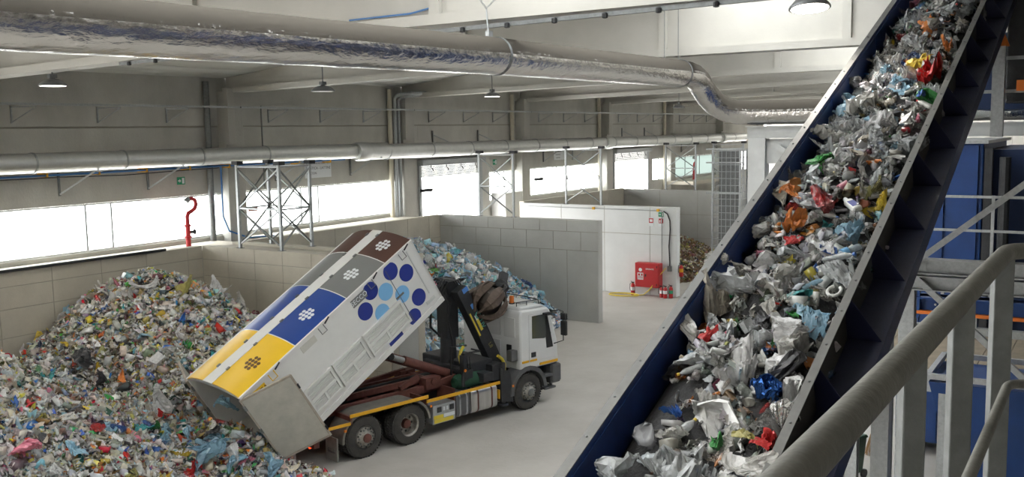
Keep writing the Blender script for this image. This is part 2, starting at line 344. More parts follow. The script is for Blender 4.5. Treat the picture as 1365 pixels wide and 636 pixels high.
# ---------------- roof
ce = structure('ceiling', 'precast concrete roof with deep beams and skylight strips', 'ceiling')
BX = [14.6 + 10.4 * k for k in range(-3, 8)]
def beam_bottom(y): return 9.45 + (28.5 - y) / 16.5 * .37 if y > 12 else 9.82
for bi, bx_ in enumerate(BX):
    if bx_ > 90: continue
    mb = MB()
    def seg(w0, zb, zt, ys):
        for y0, y1 in zip(ys[:-1], ys[1:]):
            mb.hexa([(bx_ - w0, y1, zb(y1)), (bx_ + w0, y1, zb(y1)), (bx_ + w0, y0, zb(y0)), (bx_ - w0, y0, zb(y0)),
                     (bx_ - w0, y1, zt(y1)), (bx_ + w0, y1, zt(y1)), (bx_ + w0, y0, zt(y0)), (bx_ - w0, y0, zt(y0))])
    ys = [28.45, 20, 12, 4, -13]
    seg(.3, beam_bottom, lambda y: beam_bottom(y) + .19, ys)
    seg(.09, lambda y: beam_bottom(y) + .19, lambda y: roof_z(y) + .02, ys)
    bo = mb.build('beam', beam_m, ce)
    for y in (10.8, 5.9, 17.5, 0.5): MB().box(bx_ - .2, bx_ + .2, y - .11, y + .11, beam_bottom(y) + .19, roof_z(y)).build('stiffener', beam_m, ce)
# roof panels between beams; every third strip of the middle of the hall is a skylight
strips = []; y = 28.75
while y > -13: strips.append((y, max(y - 2.1, -13.3))); y -= 2.1
for bi in range(len(BX) - 1):
    xa, xb = BX[bi] + .09, BX[bi + 1] - .09
    if xa > 88: continue
    for si, (ya, yb) in enumerate(strips):
        sky = si in (9, 10)
        za, zb = roof_z(ya), roof_z(yb); th = .03 if sky else .2
        MB().hexa([(xa, yb + .02, zb), (xb, yb + .02, zb), (xb, ya, za), (xa, ya, za), (xa, yb + .02, zb + th), (xb, yb + .02, zb + th), (xb, ya, za + th), (xa, ya, za + th)]).build('skylight' if sky else 'roof_panel', sky_pane if sky else roof_m, ce)
# ================================================================ DUCTS, PIPES, LAMPS AND SIGNS
# big foil-wrapped duct under the roof: runs along the hall, drops through two bends and turns off to the machines
t = thing('foil_duct', 'large foil-wrapped ventilation duct hanging from chains across the hall', 'duct', (7, 10.4, 9.2))
DR = .36
def dz(x): return 9.175 + (x - 14.3) * (.0165 if x > 14.3 else .024)
def dy(x): return 9.38 + (x - 14.3) * .083
def dr(x): return .325 + (x - 14.3) * .0035
cuts = [-6, 3.8, 14.3, 24.7]
for a, b in zip(cuts[:-1], cuts[1:]):
    n = 40; mb = MB(); pts = [(q, dy(q), dz(q)) for q in [a + (b - a) * i / n for i in range(n + 1)]]
    rs = [dr(p[0]) + .005 * noise.noise(Vector((p[0] * 2.1, 3, 1))) for p in pts]; mb.tube(pts, rs, 36)
    mb.v = [tuple(Vector(q) + (Vector(q) - Vector((q[0], dy(q[0]), dz(q[0])))) * (.02 * noise.noise(Vector(q) * 3.3))) for q in mb.v]
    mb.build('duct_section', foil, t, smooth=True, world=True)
    MB().tube([(b - .03, dy(b), dz(b)), (b + .03, dy(b), dz(b))], dr(b) + .014, 36).build('clamp_ring', galv_dull, t, smooth=True, world=True)
bend = [(24.72, dy(24.7), dz(24.7)), (25.4, 10.3, 9.35), (26.0, 10.38, 9.33), (26.42, 10.38, 9.2), (26.65, 10.34, 9.0), (26.85, 10.26, 8.78), (27.05, 10.12, 8.56), (27.25, 9.88, 8.38), (27.42, 9.55, 8.3), (27.5, 9.15, 8.28), (27.5, 8.6, 8.28)]
mb = MB().tube(bend, DR - .01, 32); mb.v = [tuple(Vector(q) * 1 + Vector((noise.noise(Vector(q) * 4), noise.noise(Vector(q) * 4 + V(9, 0, 0)), noise.noise(Vector(q) * 4 + V(0, 7, 0)))) * .012) for q in mb.v]
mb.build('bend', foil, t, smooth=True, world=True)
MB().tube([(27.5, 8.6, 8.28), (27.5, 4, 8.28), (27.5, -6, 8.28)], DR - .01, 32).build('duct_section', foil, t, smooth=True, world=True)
def chain(a, b, par):
    a = Vector(a); b = Vector(b); n = max(3, int((b - a).length / .055)); mb = MB()
    for i in range(n):
        c = a.lerp(b, (i + .5) / n); d = (b - a).normalized(); u = V(0, 1, 0) if i % 2 else d.cross(V(0, 1, 0)).normalized()
        mb.tube([c + d * (.032 * math.cos(q)) + u * (.017 * math.sin(q)) for q in [2 * PI * k / 8 for k in range(9)]], .006, 5, False)
    mb.build('chain', galv, par, world=True)
kx = 14.05; ky, kz = 9.4, 9.98
chain((kx, ky, kz), (kx - .5, ky + .12, 10.45), t); chain((kx - .5, ky + .12, 10.45), (kx - 1.6, ky + .4, 11.9), t); chain((kx, ky, kz), (kx + .12, ky - .55, 10.45), t); chain((kx + .12, ky - .55, 10.45), (kx + .3, ky - 1.9, 12.1), t)
MB().cyl((kx, dy(kx), dz(kx) + dr(kx)), (kx, ky, kz), .014, 8).box(kx - .05, kx + .07, dy(kx) - .04, dy(kx) + .04, dz(kx) + dr(kx) - .01, dz(kx) + dr(kx) + .1).build('hanger_bolt', galv, t, world=True)
for x in (23.4, 24.55): MB().cyl((x, dy(x), dz(x) + dr(x) - .02), (x, dy(x), 11.9), .01, 6).build('hanger_wire', galv_dull, t, world=True)
# sprinkler and cable rail under the nearest roof beam
t = thing('beam_rail', 'thin steel rail with small black fittings under the nearest roof beam', 'rail', (14.38, 12, 9.75))
MB().hexa([(14.34, 20, 9.56), (14.42, 20, 9.56), (14.42, 4.5, 9.74), (14.34, 4.5, 9.74), (14.34, 20, 9.63), (14.42, 20, 9.63), (14.42, 4.5, 9.81), (14.34, 4.5, 9.81)]).build('rail', galv_dull, t, world=True)
for i in range(16): y = 19.6 - i * .95; z = 9.56 + (20 - y) * .0116; MB().lathe([(.02, -.06), (.05, -.05), (.05, .02), (.02, .04)], (14.32, y, z + .02), 'z', 8).build('fitting', red_p if i == 9 else black_p, t, world=True)
MB().tube([(14.46, 12.9, 10.07), (14.46, 11.4, 10.08), (14.46, 10.9, 10.15), (14.46, 10.75, 10.4), (14.46, 10.75, 11.6)], .018, 6).build('blue_cable', air_blue, t, world=True)
# spiral duct along the long wall, on brackets
t = thing('spiral_duct', 'grey spiral steel duct running along the wall above the strip windows', 'duct', (20, 27.6, 7.1))
def sd(a, b, r0, r1, z, nm='duct_section', rib=True):
    n = max(2, int((b - a) / .16)); path = []; rs = []
    for i in range(n + 1):
        path.append((a + (b - a) * i / n, 27.6, z)); rs.append(r0 + (r1 - r0) * i / n + (.006 if (i % 2 and rib) else 0))
    MB().tube(path, rs, 24).build(nm, foil_b, t, smooth=True, world=True)
for a in np.arange(-2, 28.9, 3.1): sd(a, min(a + 3.08, 29.9), .3, .3, 7.14); MB().tube([(a - .03, 27.6, 7.14), (a + .03, 27.6, 7.14)], .325, 24).build('flange', galv, t, world=True)
sd(28.98, 31.0, .31, .31, 7.13, 'collar', False); sd(31.0, 33.0, .37, .37, 7.1, 'reducer', False)
for a in np.arange(33.0, 78, 3.2): sd(a, a + 3.18, .34, .34, 7.05); MB().tube([(a - .03, 27.6, 7.05), (a + .03, 27.6, 7.05)], .365, 24).build('flange', galv, t, world=True)
for x, z in ((54.6, 7.05), (75.4, 7.05), (31.3, 7.1)): MB().lathe([(.36, -.4), (.4, -.3), (.4, .3), (.36, .4)], (x, 27.5, z), 'x', 20).build('coupling', foil_b, t, smooth=True, world=True)
for x in (17.95, 21.25, 27.2, 31.6, 48.2, 51.7, 68.9): 
    MB().bar((x, 28.44, 6.05), (x, 28.44, 6.95), .06, .06).build('bracket_post', galv_dull, t, world=True)
    MB().bar((x, 28.42, 6.1), (x + .78, 27.62, 6.84), .05, .05).build('bracket_strut', galv, t, world=True)
    MB().bar((x + .78, 28.46, 6.82), (x + .78, 27.3, 6.82), .06, .05).build('bracket_arm', galv, t, world=True)
for x in (37.6, 41.5, 58.6, 62.2):
    MB().bar((x, 28.44, 7.2), (x, 28.44, 7.95), .07, .06).build('bracket_post', galv_dull, t, world=True); MB().bar((x, 28.42, 7.75), (x + .6, 27.7, 7.3), .05, .05).build('bracket_strut', galv, t, world=True)
# cable tray high on the wall
t = thing('cable_tray', 'slim steel cable tray high along the concrete wall', 'cable tray', (20, 28.1, 8.9))
for k in range(len(COLX) - 1): MB().box(COLX[k] + .03, COLX[k + 1] - .03, 27.7, 27.86, 8.88, 8.95).build('tray', galv, t, world=True)
for k in range(1, 7):
    for f_ in (.2, .48, .74):
        x = COLX[k] + 10.4 * f_; MB().bar((x, 28.47, 8.88), (x, 28.47, 8.35), .06, .04).bar((x, 28.46, 8.84), (x + .34, 27.72, 8.84), .04, .04).bar((x, 28.46, 8.38), (x + .34, 27.75, 8.82), .03, .03).build('bracket', galv, t, world=True)
# downpipes beside the columns
names = ['far left', 'first', 'second', 'third', 'fourth', 'fifth', 'sixth', 'seventh']
for i, x in enumerate(COLX[1:7]):
    mb = MB().tube([(x - 1.05, 28.32, 0.0), (x - 1.05, 28.32, 9.85)], .11, 12)
    o = mb.build('downpipe', mat('downpipe_cream', (.56, .52, .42), .6) if i > 1 else galv_dull, None, smooth=True); tag(o, 'vertical downpipe on the wall beside the %s column from the left' % ['leftmost', 'first visible', 'second', 'third', 'fourth', 'fifth'][i], 'pipe')
for i, (dx, zt) in enumerate(((-.86, 9.62), (-.6, 9.55))):
    x = COLX[3] + dx; pts = [(x, 28.2, 4.0), (x, 28.2, zt - .2), (x + .05, 28.0, zt - .03), (x + .2, 27.4, zt + .03)] + [(COLX[3] + .5 + .22 * i, y, 9.62 + (28.5 - y) * .022) for y in (26.8, 22, 17, 12, 8)]
    o = MB().tube(pts, .1, 12).build('service_pipe', galv, None, smooth=True); tag(o, ['shiny pipe rising by the second column and following the roof beam, left one', 'shiny pipe rising by the second column and following the roof beam, right one'][i], 'pipe')
o = MB().tube([(25.9 + .6, 28.35, 5.8), (27.6, 28.35, 8.9)][:1] + [(26.5, 28.35, 9.0)], .03, 6).build('conduit', galv_dull); tag(o, 'thin grey conduit dropping down the wall right of the first column', 'conduit')
# blue compressed-air line
pts = [(-2, 28.02, 6.72), (15, 28.02, 6.73), (24.2, 28.02, 6.77), (30.8, 28.02, 6.78)]
t = thing('air_line', 'blue compressed-air pipe clipped to the wall under the spiral duct', 'pipe', (20, 28.02, 6.7))
MB().tube(pts, .035, 8).build('pipe', air_blue, t, world=True); MB().tube([(24.1, 28.02, 6.77), (24.1, 28.02, 4.9), (24.25, 27.9, 4.35), (24.9, 27.6, 4.05), (26, 27.4, 4.02)], .03, 8).build('drop_hose', air_blue, t, world=True)
MB().tube([(-2, 28.02, 6.66), (18, 28.02, 6.66), (20, 28.02, 6.62), (22.5, 28.02, 6.68), (24, 28.02, 6.7)], .018, 6).build('cable', dark, t, world=True)
for x in np.arange(15.5, 31, 1.8): MB().box(x - .03, x + .03, 27.98, 28.48, 6.68, 6.82).build('clip', yellow, t, world=True)
# pendant lamps
def lamp(loc, d, on, label, hang, tilt=0.):
    t = thing('pendant_lamp', label, 'lamp', loc, (-tilt * math.sin(HEAD), tilt * math.cos(HEAD), 0), group='pendant lamps')
    r = d / 2
    MB().lathe([(r, 0), (r * 1.0, .02), (r * .93, .05), (r * .72, .12), (r * .45, .16), (r * .2, .18), (r * .12, .26), (.02, .27)], (0, 0, 0), 'z', 28).build('lamp_shade', lamp_m, t, smooth=True)
    MB().lathe([(r * .9, -.004), (r * .9, -.001)], (0, 0, 0), 'z', 28).build('diffuser', lamp_on if on else sign_w, t)
    MB().cyl((0, 0, .25), (0, 0, hang - loc[2]), .018, 8).build('stem', lamp_m, t); MB().box(-.1, .1, -.06, .06, .2, .3).build('ballast_box', lamp_m, t)
    if on:
        ld = bpy.data.lights.new('lamp_light', 'SPOT'); ld.energy = 260; ld.spot_size = R(150); ld.spot_blend = .7; ld.shadow_soft_size = r * .8; ld.color = (1, .93, .84)
        lo = bpy.data.objects.new('lamp_light', ld); COL.objects.link(lo); lo.parent = t; lo.location = (0, 0, -.03)
lamp((14.6, 23.1, 9.2), .68, True, 'lit pendant lamp under the beam at the upper left', 9.55)
lamp((22.0, 20.8, 9.17), .72, False, 'unlit pendant lamp below the roof left of the middle', 10.8)
lamp((33.2, 22.0, 9.29), .68, True, 'lit pendant lamp near the third column below the foil duct', 10.7)
lamp((53.4, 22.2, 9.06), .7, False, 'small far pendant lamp above the pale partition wall', 10.68)
lamp((14.5, 3.98, 9.58), .6, True, 'large lit pendant lamp at the top beside the conveyor', 9.84, R(9))
lamp((4.2, 4.0, 9.58), .6, True, 'added unseen pendant lamp above the platform, brightening the right side', 9.84)  # extra lamp out of view, added to brighten the dark machine side
# lattice towers standing on the bay walls
def tower(label, x0, x1, y0, y1, z0, z1, deep):
    t = thing('lattice_tower', label, 'steel tower', ((x0 + x1) / 2, (y0 + y1) / 2, z0), group='lattice towers on the bay walls')
    ps = [(x0, y1), (x0, y0)] + ([(x1, y0), (x1, y1)] if deep else [])
    for x, y in ps:
        MB().bar((x, y, z0), (x, y, z1), .09, .09).build('post', galv, t, world=True); MB().box(x - .1, x + .1, y - .1, y + .1, z0, z0 + .015).build('foot_plate', galv_dull, t, world=True)
        MB().box(x - .13, x + .13, y - .16, y + .1, z1, z1 + .12).build('clamp_head', dark, t, world=True)
    h = z1 - z0; faces = [((x0, y1), (x0, y0))] + ([((x0, y0), (x1, y0)), ((x1, y0), (x1, y1)), ((x1, y1), (x0, y1))] if deep else [])
    for (a, b) in faces:
        for z in (z0 + h * .48, z1 - .06): MB().bar((*a, z), (*b, z), .05, .05).build('rung', galv, t, world=True)
        for za, zb in ((z0 + .12, z0 + h * .48), (z0 + h * .48, z1 - .12)):
            MB().bar((*a, za), (*b, zb), .045, .045).build('brace', galv, t, world=True); MB().bar((*a, zb), (*b, za), .045, .045).build('brace', galv_dull, t, world=True)
tower('lattice tower with four posts on the divider left of the tipped container', 21.55, 22.9, 22.4, 24.3, 4.2, 6.92, True)
tower('lattice frame on the grey partition behind the truck', 34.55, 0, 21.9, 23.65, 4.2, 6.92, False)
tower('lattice frame on the pale partition above the hose cabinet', 41.75, 0, 21.4, 23.35, 4.2, 6.95, False)
tower('far lattice frame left of the second hydrant', 53.8, 0, 21.3, 23.2, 4.2, 6.9, False)
tower('farthest lattice frame beside the mesh tower', 53.8, 0, 18.4, 20.2, 4.2, 6.95, False)
# wall signs
def sign(name, label, c, wd, ht, lines, face='y', cat='sign'):
    t = thing(name, label, cat, c); x = V(1, 0, 0) if face == 'y' else V(0, -1, 0); nrm = V(0, -1, 0) if face == 'y' else V(-1, 0, 0)
    p = [x * sx * wd / 2 + V(0, 0, 1) * sz * ht / 2 for sx, sz in ((-1, -1), (1, -1), (1, 1), (-1, 1))]
    MB().prism(p, (0, 0, 0), nrm * .02).build('plate', sign_w, t)
    for s, dx, dzz, sz in lines: text(s, sz, ink, 'lettering', t, frame_mtx(x * dx + V(0, 0, dzz) + nrm * .022, x, (0, 0, 1)), .002)
    return t
sign('wall_sign', 'white lettered sign listing plastic and cans behind the lattice tower', (29.62, 28.46, 6.42), 1.55, .72, [('RACCOLTA IN MATERIALI MISTI', 0, .24, .1), ('PLASTICA - LATTINE', 0, .04, .16), ('CARTON', -.4, -.17, .14)])
sign('wall_sign', 'smaller white lettered sign behind the frame on the pale partition', (50.1, 28.46, 6.42), 1.35, .62, [('RACCOLTA', -.2, .18, .13), ('PLASTICA', -.2, 0, .13), ('CARTON', -.2, -.18, .12)])
def exit_sign(label, c, face='y', s=.3):
    t = thing('exit_sign', label, 'sign', c); x = V(1, 0, 0) if face == 'y' else V(0, -1, 0); nrm = V(0, -1, 0) if face == 'y' else V(-1, 0, 0); z = V(0, 0, 1)
    q = lambda u, v, d=.012: x * u * s + z * v * s + nrm * d
    MB().prism([q(-.5, -.4, 0), q(.5, -.4, 0), q(.5, .4, 0), q(-.5, .4, 0)], (0, 0, 0), nrm * .012).build('plate', green_p, t)
    mb = MB().prism([q(.12, -.3), q(.4, -.3), q(.4, .3), q(.12, .3)], (0, 0, 0), nrm * .004); mb.prism([q(-.4, -.06), q(-.15, -.06), q(-.15, .06), q(-.4, .06)], (0, 0, 0), nrm * .004); mb.prism([q(-.2, -.2), q(0, 0), q(-.2, .2)], (0, 0, 0), nrm * .004)
    mb.build('pictogram', sign_w, t)
exit_sign('green emergency exit sign on the wall above the red hydrant', (22.66, 28.48, 6.29), s=.34)
exit_sign('green emergency exit sign right of the raised roller door', (43.1, 28.48, 6.23), s=.36)
o = MB().box(25.35, 25.8, 28.02, 28.06, 4.98, 5.14).build('warning_plate', mat('pale_red_plate', (.55, .25, .2), .6)); tag(o, 'small faded red plate on the first column', 'sign')
for x, lab in ((36.05, 'left of the first roller door'), (46.5, 'left of the third strip window')):
    o = MB().box(x - .1, x + .75, 27.9, 28.02, 5.05, 5.2).build('lamp_arm', dark); tag(o, 'dark stub arm on the column %s' % lab, 'bracket')
# red hydrant pipes with swan-neck tops
def hydrant(label, x, y, z0):
    t = thing('hydrant', label, 'hydrant', (x, y, z0), group='red hydrants on the wall ledge')
    MB().lathe([(.13, 0), (.13, .04), (.085, .05), (.085, .35), (.13, .36), (.13, .42), (.085, .43), (.085, .75), (.12, .76), (.12, .82), (.075, .83), (.075, .95)], (0, 0, 0), 'z', 16).build('standpipe', red_p, t, smooth=True)
    MB().tube([(0, 0, .93), (0, 0, 1.1), (.06, 0, 1.22), (.2, 0, 1.28), (.34, 0, 1.36), (.4, 0, 1.5), (.36, 0, 1.66), (.22, 0, 1.72), (.06, 0, 1.68)], .07, 12).build('swan_neck', red_p, t, smooth=True)
    MB().tube([(.1, 0, 1.695), (.02, 0, 1.66), (-.04, 0, 1.6)], [.09, .1, .105], 12).build('outlet', galv, t, smooth=True)
    MB().tube([(.08, 0, .55), (.22, -.02, .55), (.27, -.02, .55)], [.05, .05, .1], 10).build('side_valve', dark, t, smooth=True)
hydrant('red hydrant with swan neck on the ledge above the mixed waste pile', 21.9, 27.3, 4.0)
hydrant('far red hydrant before the greenish window', 68.6, 27.3, 4.0)
for a, b, nm in ((0, 24.0, 'left'), (25.4, 34.8, 'middle')):
    o = MB().box(a, b, 26.3, 28.4, 3.75, 4.0).build('wall_ledge_' + nm, concrete_bay); tag(o, 'concrete ledge between the bay wall and the windows, %s stretch' % nm, 'ledge', kind='structure')
o = MB().box(66, 77, 26.3, 28.4, 3.75, 4.0).build('wall_ledge_far', concrete_bay); tag(o, 'concrete ledge below the far greenish window', 'ledge', kind='structure')
o = MB().box(42.6, 44.3, 27.5, 28.4, 0, 4.6).build('wall_utility_box', white_steel); tag(o, 'white utility housing right of the first roller door', 'housing', kind='structure')
# hose cabinet, extinguishers, hose and small signs on the pale partition
CXW = 41.5
t = thing('hose_cabinet', 'red fire hose cabinet on the pale partition wall', 'cabinet', (CXW - .2, 18.67, .42))
MB().box(-.2, .2, -.62, .62, 0, 1.15).build('body', red_p, t, bev=.015)
MB().box(-.225, -.2, -.58, .6, .04, 1.11).build('door', red_p, t, bev=.008)
MB().box(-.25, -.22, .04, .09, .52, .64).build('handle', dark, t)
mb = MB(); mb.disc((-.226, .33, .83), .085, (0, -1, 0), (0, 0, 1), .004)
for q in (0, 1): mb.box(-.231, -.226, .18 + q * .27, .21 + q * .27, .37, .68)
mb.box(-.231, -.226, .18, .48, .65, .69).box(-.231, -.226, .18, .48, .36, .4).box(-.231, -.226, .22, .44, .42, .46).box(-.231, -.226, .22, .44, .5, .54).box(-.231, -.226, .3, .35, .5, .64)
mb.build('pictogram', sign_w, t); text('IDRANTE', .1, sign_w, 'lettering', t, frame_mtx(V(-.23, -.15, .88), (0, -1, 0), (0, 0, 1)), .003)
for z in (.15, 1.0): MB().cyl((-.23, -.5, z - .05), (-.23, -.5, z + .05), .02, 8).build('hinge', dark, t)
def extinguisher(label, x, y, z0, h=.55, lab=None):
    t = thing('fire_extinguisher', label, 'extinguisher', (x, y, z0), group='red fire extinguishers')
    r = h * .16
    MB().lathe([(r * .9, 0), (r, .03), (r, h * .72), (r * .85, h * .82), (r * .4, h * .88), (r * .3, h * .92)], (0, 0, 0), 'z', 16).build('cylinder', red_p, t, smooth=True)
    MB().box(-.02, .02, -.06, .06, h * .92, h).bar((0, 0, h * .95), (-.02, .1, h * 1.06), .03, .02).build('valve', dark, t)
    MB().tube([(-.02, .05, h * .95), (-.06, .12, h * .85), (-.05, .13, h * .5), (-.04, .12, h * .3)], .014, 6).build('hose', black_p, t)
    MB().tube([(0, 0, h * .35), (0, 0, h * .62)], r + .003, 16, False).build('paper_label', lab or sign_w, t)
extinguisher('red extinguisher standing left of the hose cabinet', 41.2, 19.45, 0, .62)
extinguisher('leftmost of three red extinguishers at the foot of the pale partition', 41.1, 17.93, 0, .55)
extinguisher('middle of three red extinguishers at the foot of the pale partition', 41.0, 17.70, 0, .58)
extinguisher('rightmost of three red extinguishers at the foot of the pale partition', 41.15, 17.48, 0, .6, green_p)
extinguisher('red extinguisher with yellow label hung at the end of the pale partition', 41.75, 17.22, .95, .6, yellow)
extinguisher('small red extinguisher on the end of the thick divider under the container', 21.3, 17.85, 1.25, .5)
t = thing('yellow_hose', 'loose coil of yellow hose on the floor below the hose cabinet', 'hose', (40.9, 19.6, 0))
pts = []
for i in range(46):
    a = i * .36; rr = .38 + .1 * math.sin(i * .19) + .05 * math.sin(i * .07); pts.append((40.75 + rr * .75 * math.sin(a), 19.75 + (rr + .35) * math.cos(a) * .95, .03 + .05 * (1 + math.sin(i * .31)) * .6))
MB().tube(pts, .018, 6).build('coil', hose_y, t, world=True)
MB().tube([pts[-1], (40.8, 19.2, .04), (41.0, 18.8, .08), (41.05, 18.5, .35), (41.2, 18.1, 1.0), (41.42, 17.85, 1.35)], .024, 6).build('rising_hose', hose_y, t, world=True)
def small_sign(label, c, col, deco):
    t = thing('safety_sign', label, 'sign', c)
    MB().box(-.015, 0, -.13, .13, -.2, .2).build('plate', sign_w, t)
    mb = MB().box(-.02, -.015, -.11, .11, -.05, .17); mb.build('symbol_field', col, t); mb = MB()
    for b_ in deco: mb.box(-.024, -.02, *b_)
    mb.build('pictogram', sign_w, t)
small_sign('red and white fire hose sign high on the pale partition', (CXW - .001, 18.63, 3.5), red_p, [(-.07, .07, .0, .12)])
small_sign('red and white extinguisher sign high on the pale partition', (CXW - .001, 18.13, 3.5), red_p, [(-.06, .0, -.02, .14), (.03, .08, -.02, .1)])
exit_sign('green sign above the extinguisher sign on the pale partition', (CXW - .001, 18.13, 3.86), 'x', .26)
t = thing('wall_conduit', 'grey conduit looping down the end of the pale partition', 'conduit', (CXW, 17.9, 0))
MB().tube([(CXW - .03, 18.08, 4.05), (CXW - .03, 18.08, .1)], .014, 6).build('straight_pipe', galv_dull, t, world=True)
MB().tube([(CXW - .03, 18.0, 4.02), (CXW - .03, 17.8, 3.9), (CXW - .03, 17.68, 3.6), (CXW - .03, 17.66, 3.2), (CXW - .03, 17.72, 2.4), (CXW - .03, 17.68, 1.6), (CXW - .03, 17.68, 1.4)], .03, 8).build('flexible_pipe', dark, t, world=True)
MB().box(CXW - .1, CXW, 17.58, 17.78, 1.2, 1.45).build('socket_box', galv_dull, t, bev=.01, world=True)
MB().tube([(CXW - .03, 18.08, 4.03), (CXW - .03, 22, 4.05), (CXW - .03, 25.5, 4.05)], .02, 6).build('long_pipe', galv, t, world=True)
for y in (18.2, 21.6): MB().box(CXW - .1, CXW, y, y + .12, 4.0, 4.12).build('junction_box', yellow, t, world=True)
# ================================================================ TRUCK (x forward, y left, origin on the floor under the rear axle)
TR = thing('truck', 'white hooklift truck with a folded loading crane tipping its container', 'truck', (17.37, 16.46, 0), (0, 0, R(-14)))
def ring_profile(r, w):
    return [(r * .56, -w / 2), (r * .6, -w / 2 - .01), (r * .93, -w / 2 + .01), (r, -w / 2 + .05), (r, w / 2 - .05), (r * .93, w / 2 - .01), (r * .6, w / 2 + .01), (r * .56, w / 2)]
def wheel(x, y, out, front=False, inner=False):
    """one wheel: the tyre with its tread blocks, the rim and the hub; out = -1 right hand side"""
    e = bpy.data.objects.new('wheel', None); COL.objects.link(e); e.parent = TR; e.location = (x, y, .52)
    r, w_ = .52, .3
    MB().lathe(ring_profile(r, w_), (0, 0, 0), 'y', 40, False).build('tyre', tyre, e, smooth=True)
    mb = MB()
    for k in range(44):
        a = 2 * PI * k / 44
        for s in (-1, 1):
            c = V(math.cos(a + .04 * s) * (r + .004), s * .07, math.sin(a + .04 * s) * (r + .004)); tn = V(-math.sin(a), 0, math.cos(a)); mb.bar(c - V(0, .055, 0) + tn * .01 * s, c + V(0, .055, 0) - tn * .01 * s, .045, .02, (math.cos(a), 0, math.sin(a)))
    mb.build('tread', tyre, e)
    if inner: return
    o = out * w_ / 2
    if front or x < .5:
        MB().lathe([(.29, o), (.295, o - out * .03), (.27, o - out * .05), (.25, o + out * .02), (.2, o + out * .03), (.14, o + out * .05), (.1, o + out * .1), (.0001, o + out * .11)], (0, 0, 0), 'y', 28, False).build('rim', rim_m, e, smooth=True)
        h = o + out * .03; MB().lathe([(.12, h), (.11, h + out * .09), (.05, h + out * .12), (.0001, h + out * .12)], (0, 0, 0), 'y', 18).build('hub', rust_red if x < .5 else galv_dull, e, smooth=True)
        mb = MB()
        for k in range(10): a = 2 * PI * k / 10; mb.cyl((.2 * math.cos(a), h, .2 * math.sin(a)), (.2 * math.cos(a), h + out * .035, .2 * math.sin(a)), .022, 6)
        mb.build('wheel_nut_ring', galv_dull, e)
        mb = MB()
        for k in range(10): a = 2 * PI * (k + .5) / 10; mb.disc((.235 * math.cos(a), h + out * .002, .235 * math.sin(a)), .026, (1, 0, 0), (0, 0, 1), .004, 10)
        mb.build('rim_hole_ring', black_p, e)
    else:
        MB().lathe([(.29, o), (.30, o - out * .02), (.265, o - out * .05), (.25, o - out * .2), (.2, o - out * .21), (.0001, o - out * .2)], (0, 0, 0), 'y', 28, False).build('rim', rim_m, e, smooth=True)
        h = o - out * .2; MB().lathe([(.13, h), (.11, h + out * .1), (.05, h + out * .13), (.0001, h + out * .13)], (0, 0, 0), 'y', 18).build('hub', rust_red, e, smooth=True)
        mb = MB()
        for k in range(8): a = 2 * PI * k / 8; mb.disc((.19 * math.cos(a), h + out * .012, .19 * math.sin(a)), .032, (1, 0, 0), (0, 0, 1), .004, 10)
        mb.build('rim_hole_ring', black_p, e)
for s in (-1, 1):
    wheel(.05, s * 1.10, s); wheel(1.42, s * 1.10, s); wheel(1.42, s * .77, s, inner=True); wheel(.05, s * .77, s, inner=True); wheel(5.66, s * 1.08, s, True)
P = lambda nm, mb, mm, **k: mb.build(nm, mm, TR, **k)
# frame rails, cross members and the oxide red hooklift subframe
for s in (-1, 1):
    P('chassis_rail', MB().box(-1.1, 6.5, s * .43 - .05, s * .43 + .05, .72, 1.0), dark); P('subframe_rail', MB().box(-1.3, 4.0, s * .55 - .06, s * .55 + .06, 1.02, 1.22), rust_red, bev=.01)
    P('hook_arm_rail', MB().box(.2, 3.9, s * .25 - .05, s * .25 + .05, 1.2, 1.36), rust_red, bev=.01)
for x in (-1.1, -.4, .75, 1.7, 2.4, 3.1, 3.8): P('cross_member', MB().box(x - .06, x + .06, -.6, .6, 1.04, 1.18), rust_red, bev=.01)
for x in (.05, 1.42, 5.66): P('axle', MB().cyl((x, -.95, .52), (x, .95, .52), .1, 12).box(x - .2, x + .2, -.22, .22, .35, .7), dark)
P('rear_roller', MB().cyl((-1.25, -.75, 1.02), (-1.25, .75, 1.02), .1, 14), rust_red); P('hose_bundle', MB().tube([(0, .1, 1.26), (.8, .0, 1.32), (1.7, .12, 1.28), (2.6, 0, 1.34), (3.4, .1, 1.3)], .045, 8).tube([(.4, -.1, 1.28), (1.4, -.05, 1.26), (2.4, -.12, 1.3), (3.5, -.05, 1.4)], .035, 8), black_p)
P('hook_pivot', MB().box(2.4, 2.9, -.7, -.4, 1.1, 1.42).box(2.4, 2.9, .4, .7, 1.1, 1.42).cyl((2.65, -.75, 1.3), (2.65, .75, 1.3), .09, 12), rust_red, bev=.01)
P('linkage', MB().bar((2.9, -.62, 1.2), (3.9, -.62, 1.34), .1, .14), rust_red); P('linkage', MB().bar((1.6, -.62, 1.3), (2.2, -.62, 1.5), .1, .12), rust_red); P('linkage', MB().bar((1.1, .5, 1.3), (2.6, .5, 1.42), .1, .12), rust_red)
# two tipping cylinders
for s in (-1, 1):
    a, b = V(1.42, s * .42, 2.16), V(3.75, s * .42, 1.18); mid = a.lerp(b, .2)
    e = P('lift_cylinder', MB().cyl(mid, b, .125, 16), rust_red, smooth=True); MB().cyl(a, mid, .075, 14).build('piston_rod', galv, e, smooth=True); MB().cyl(a + V(0, -.14, 0), a + V(0, .14, 0), .09, 12).build('eye', dark, e)
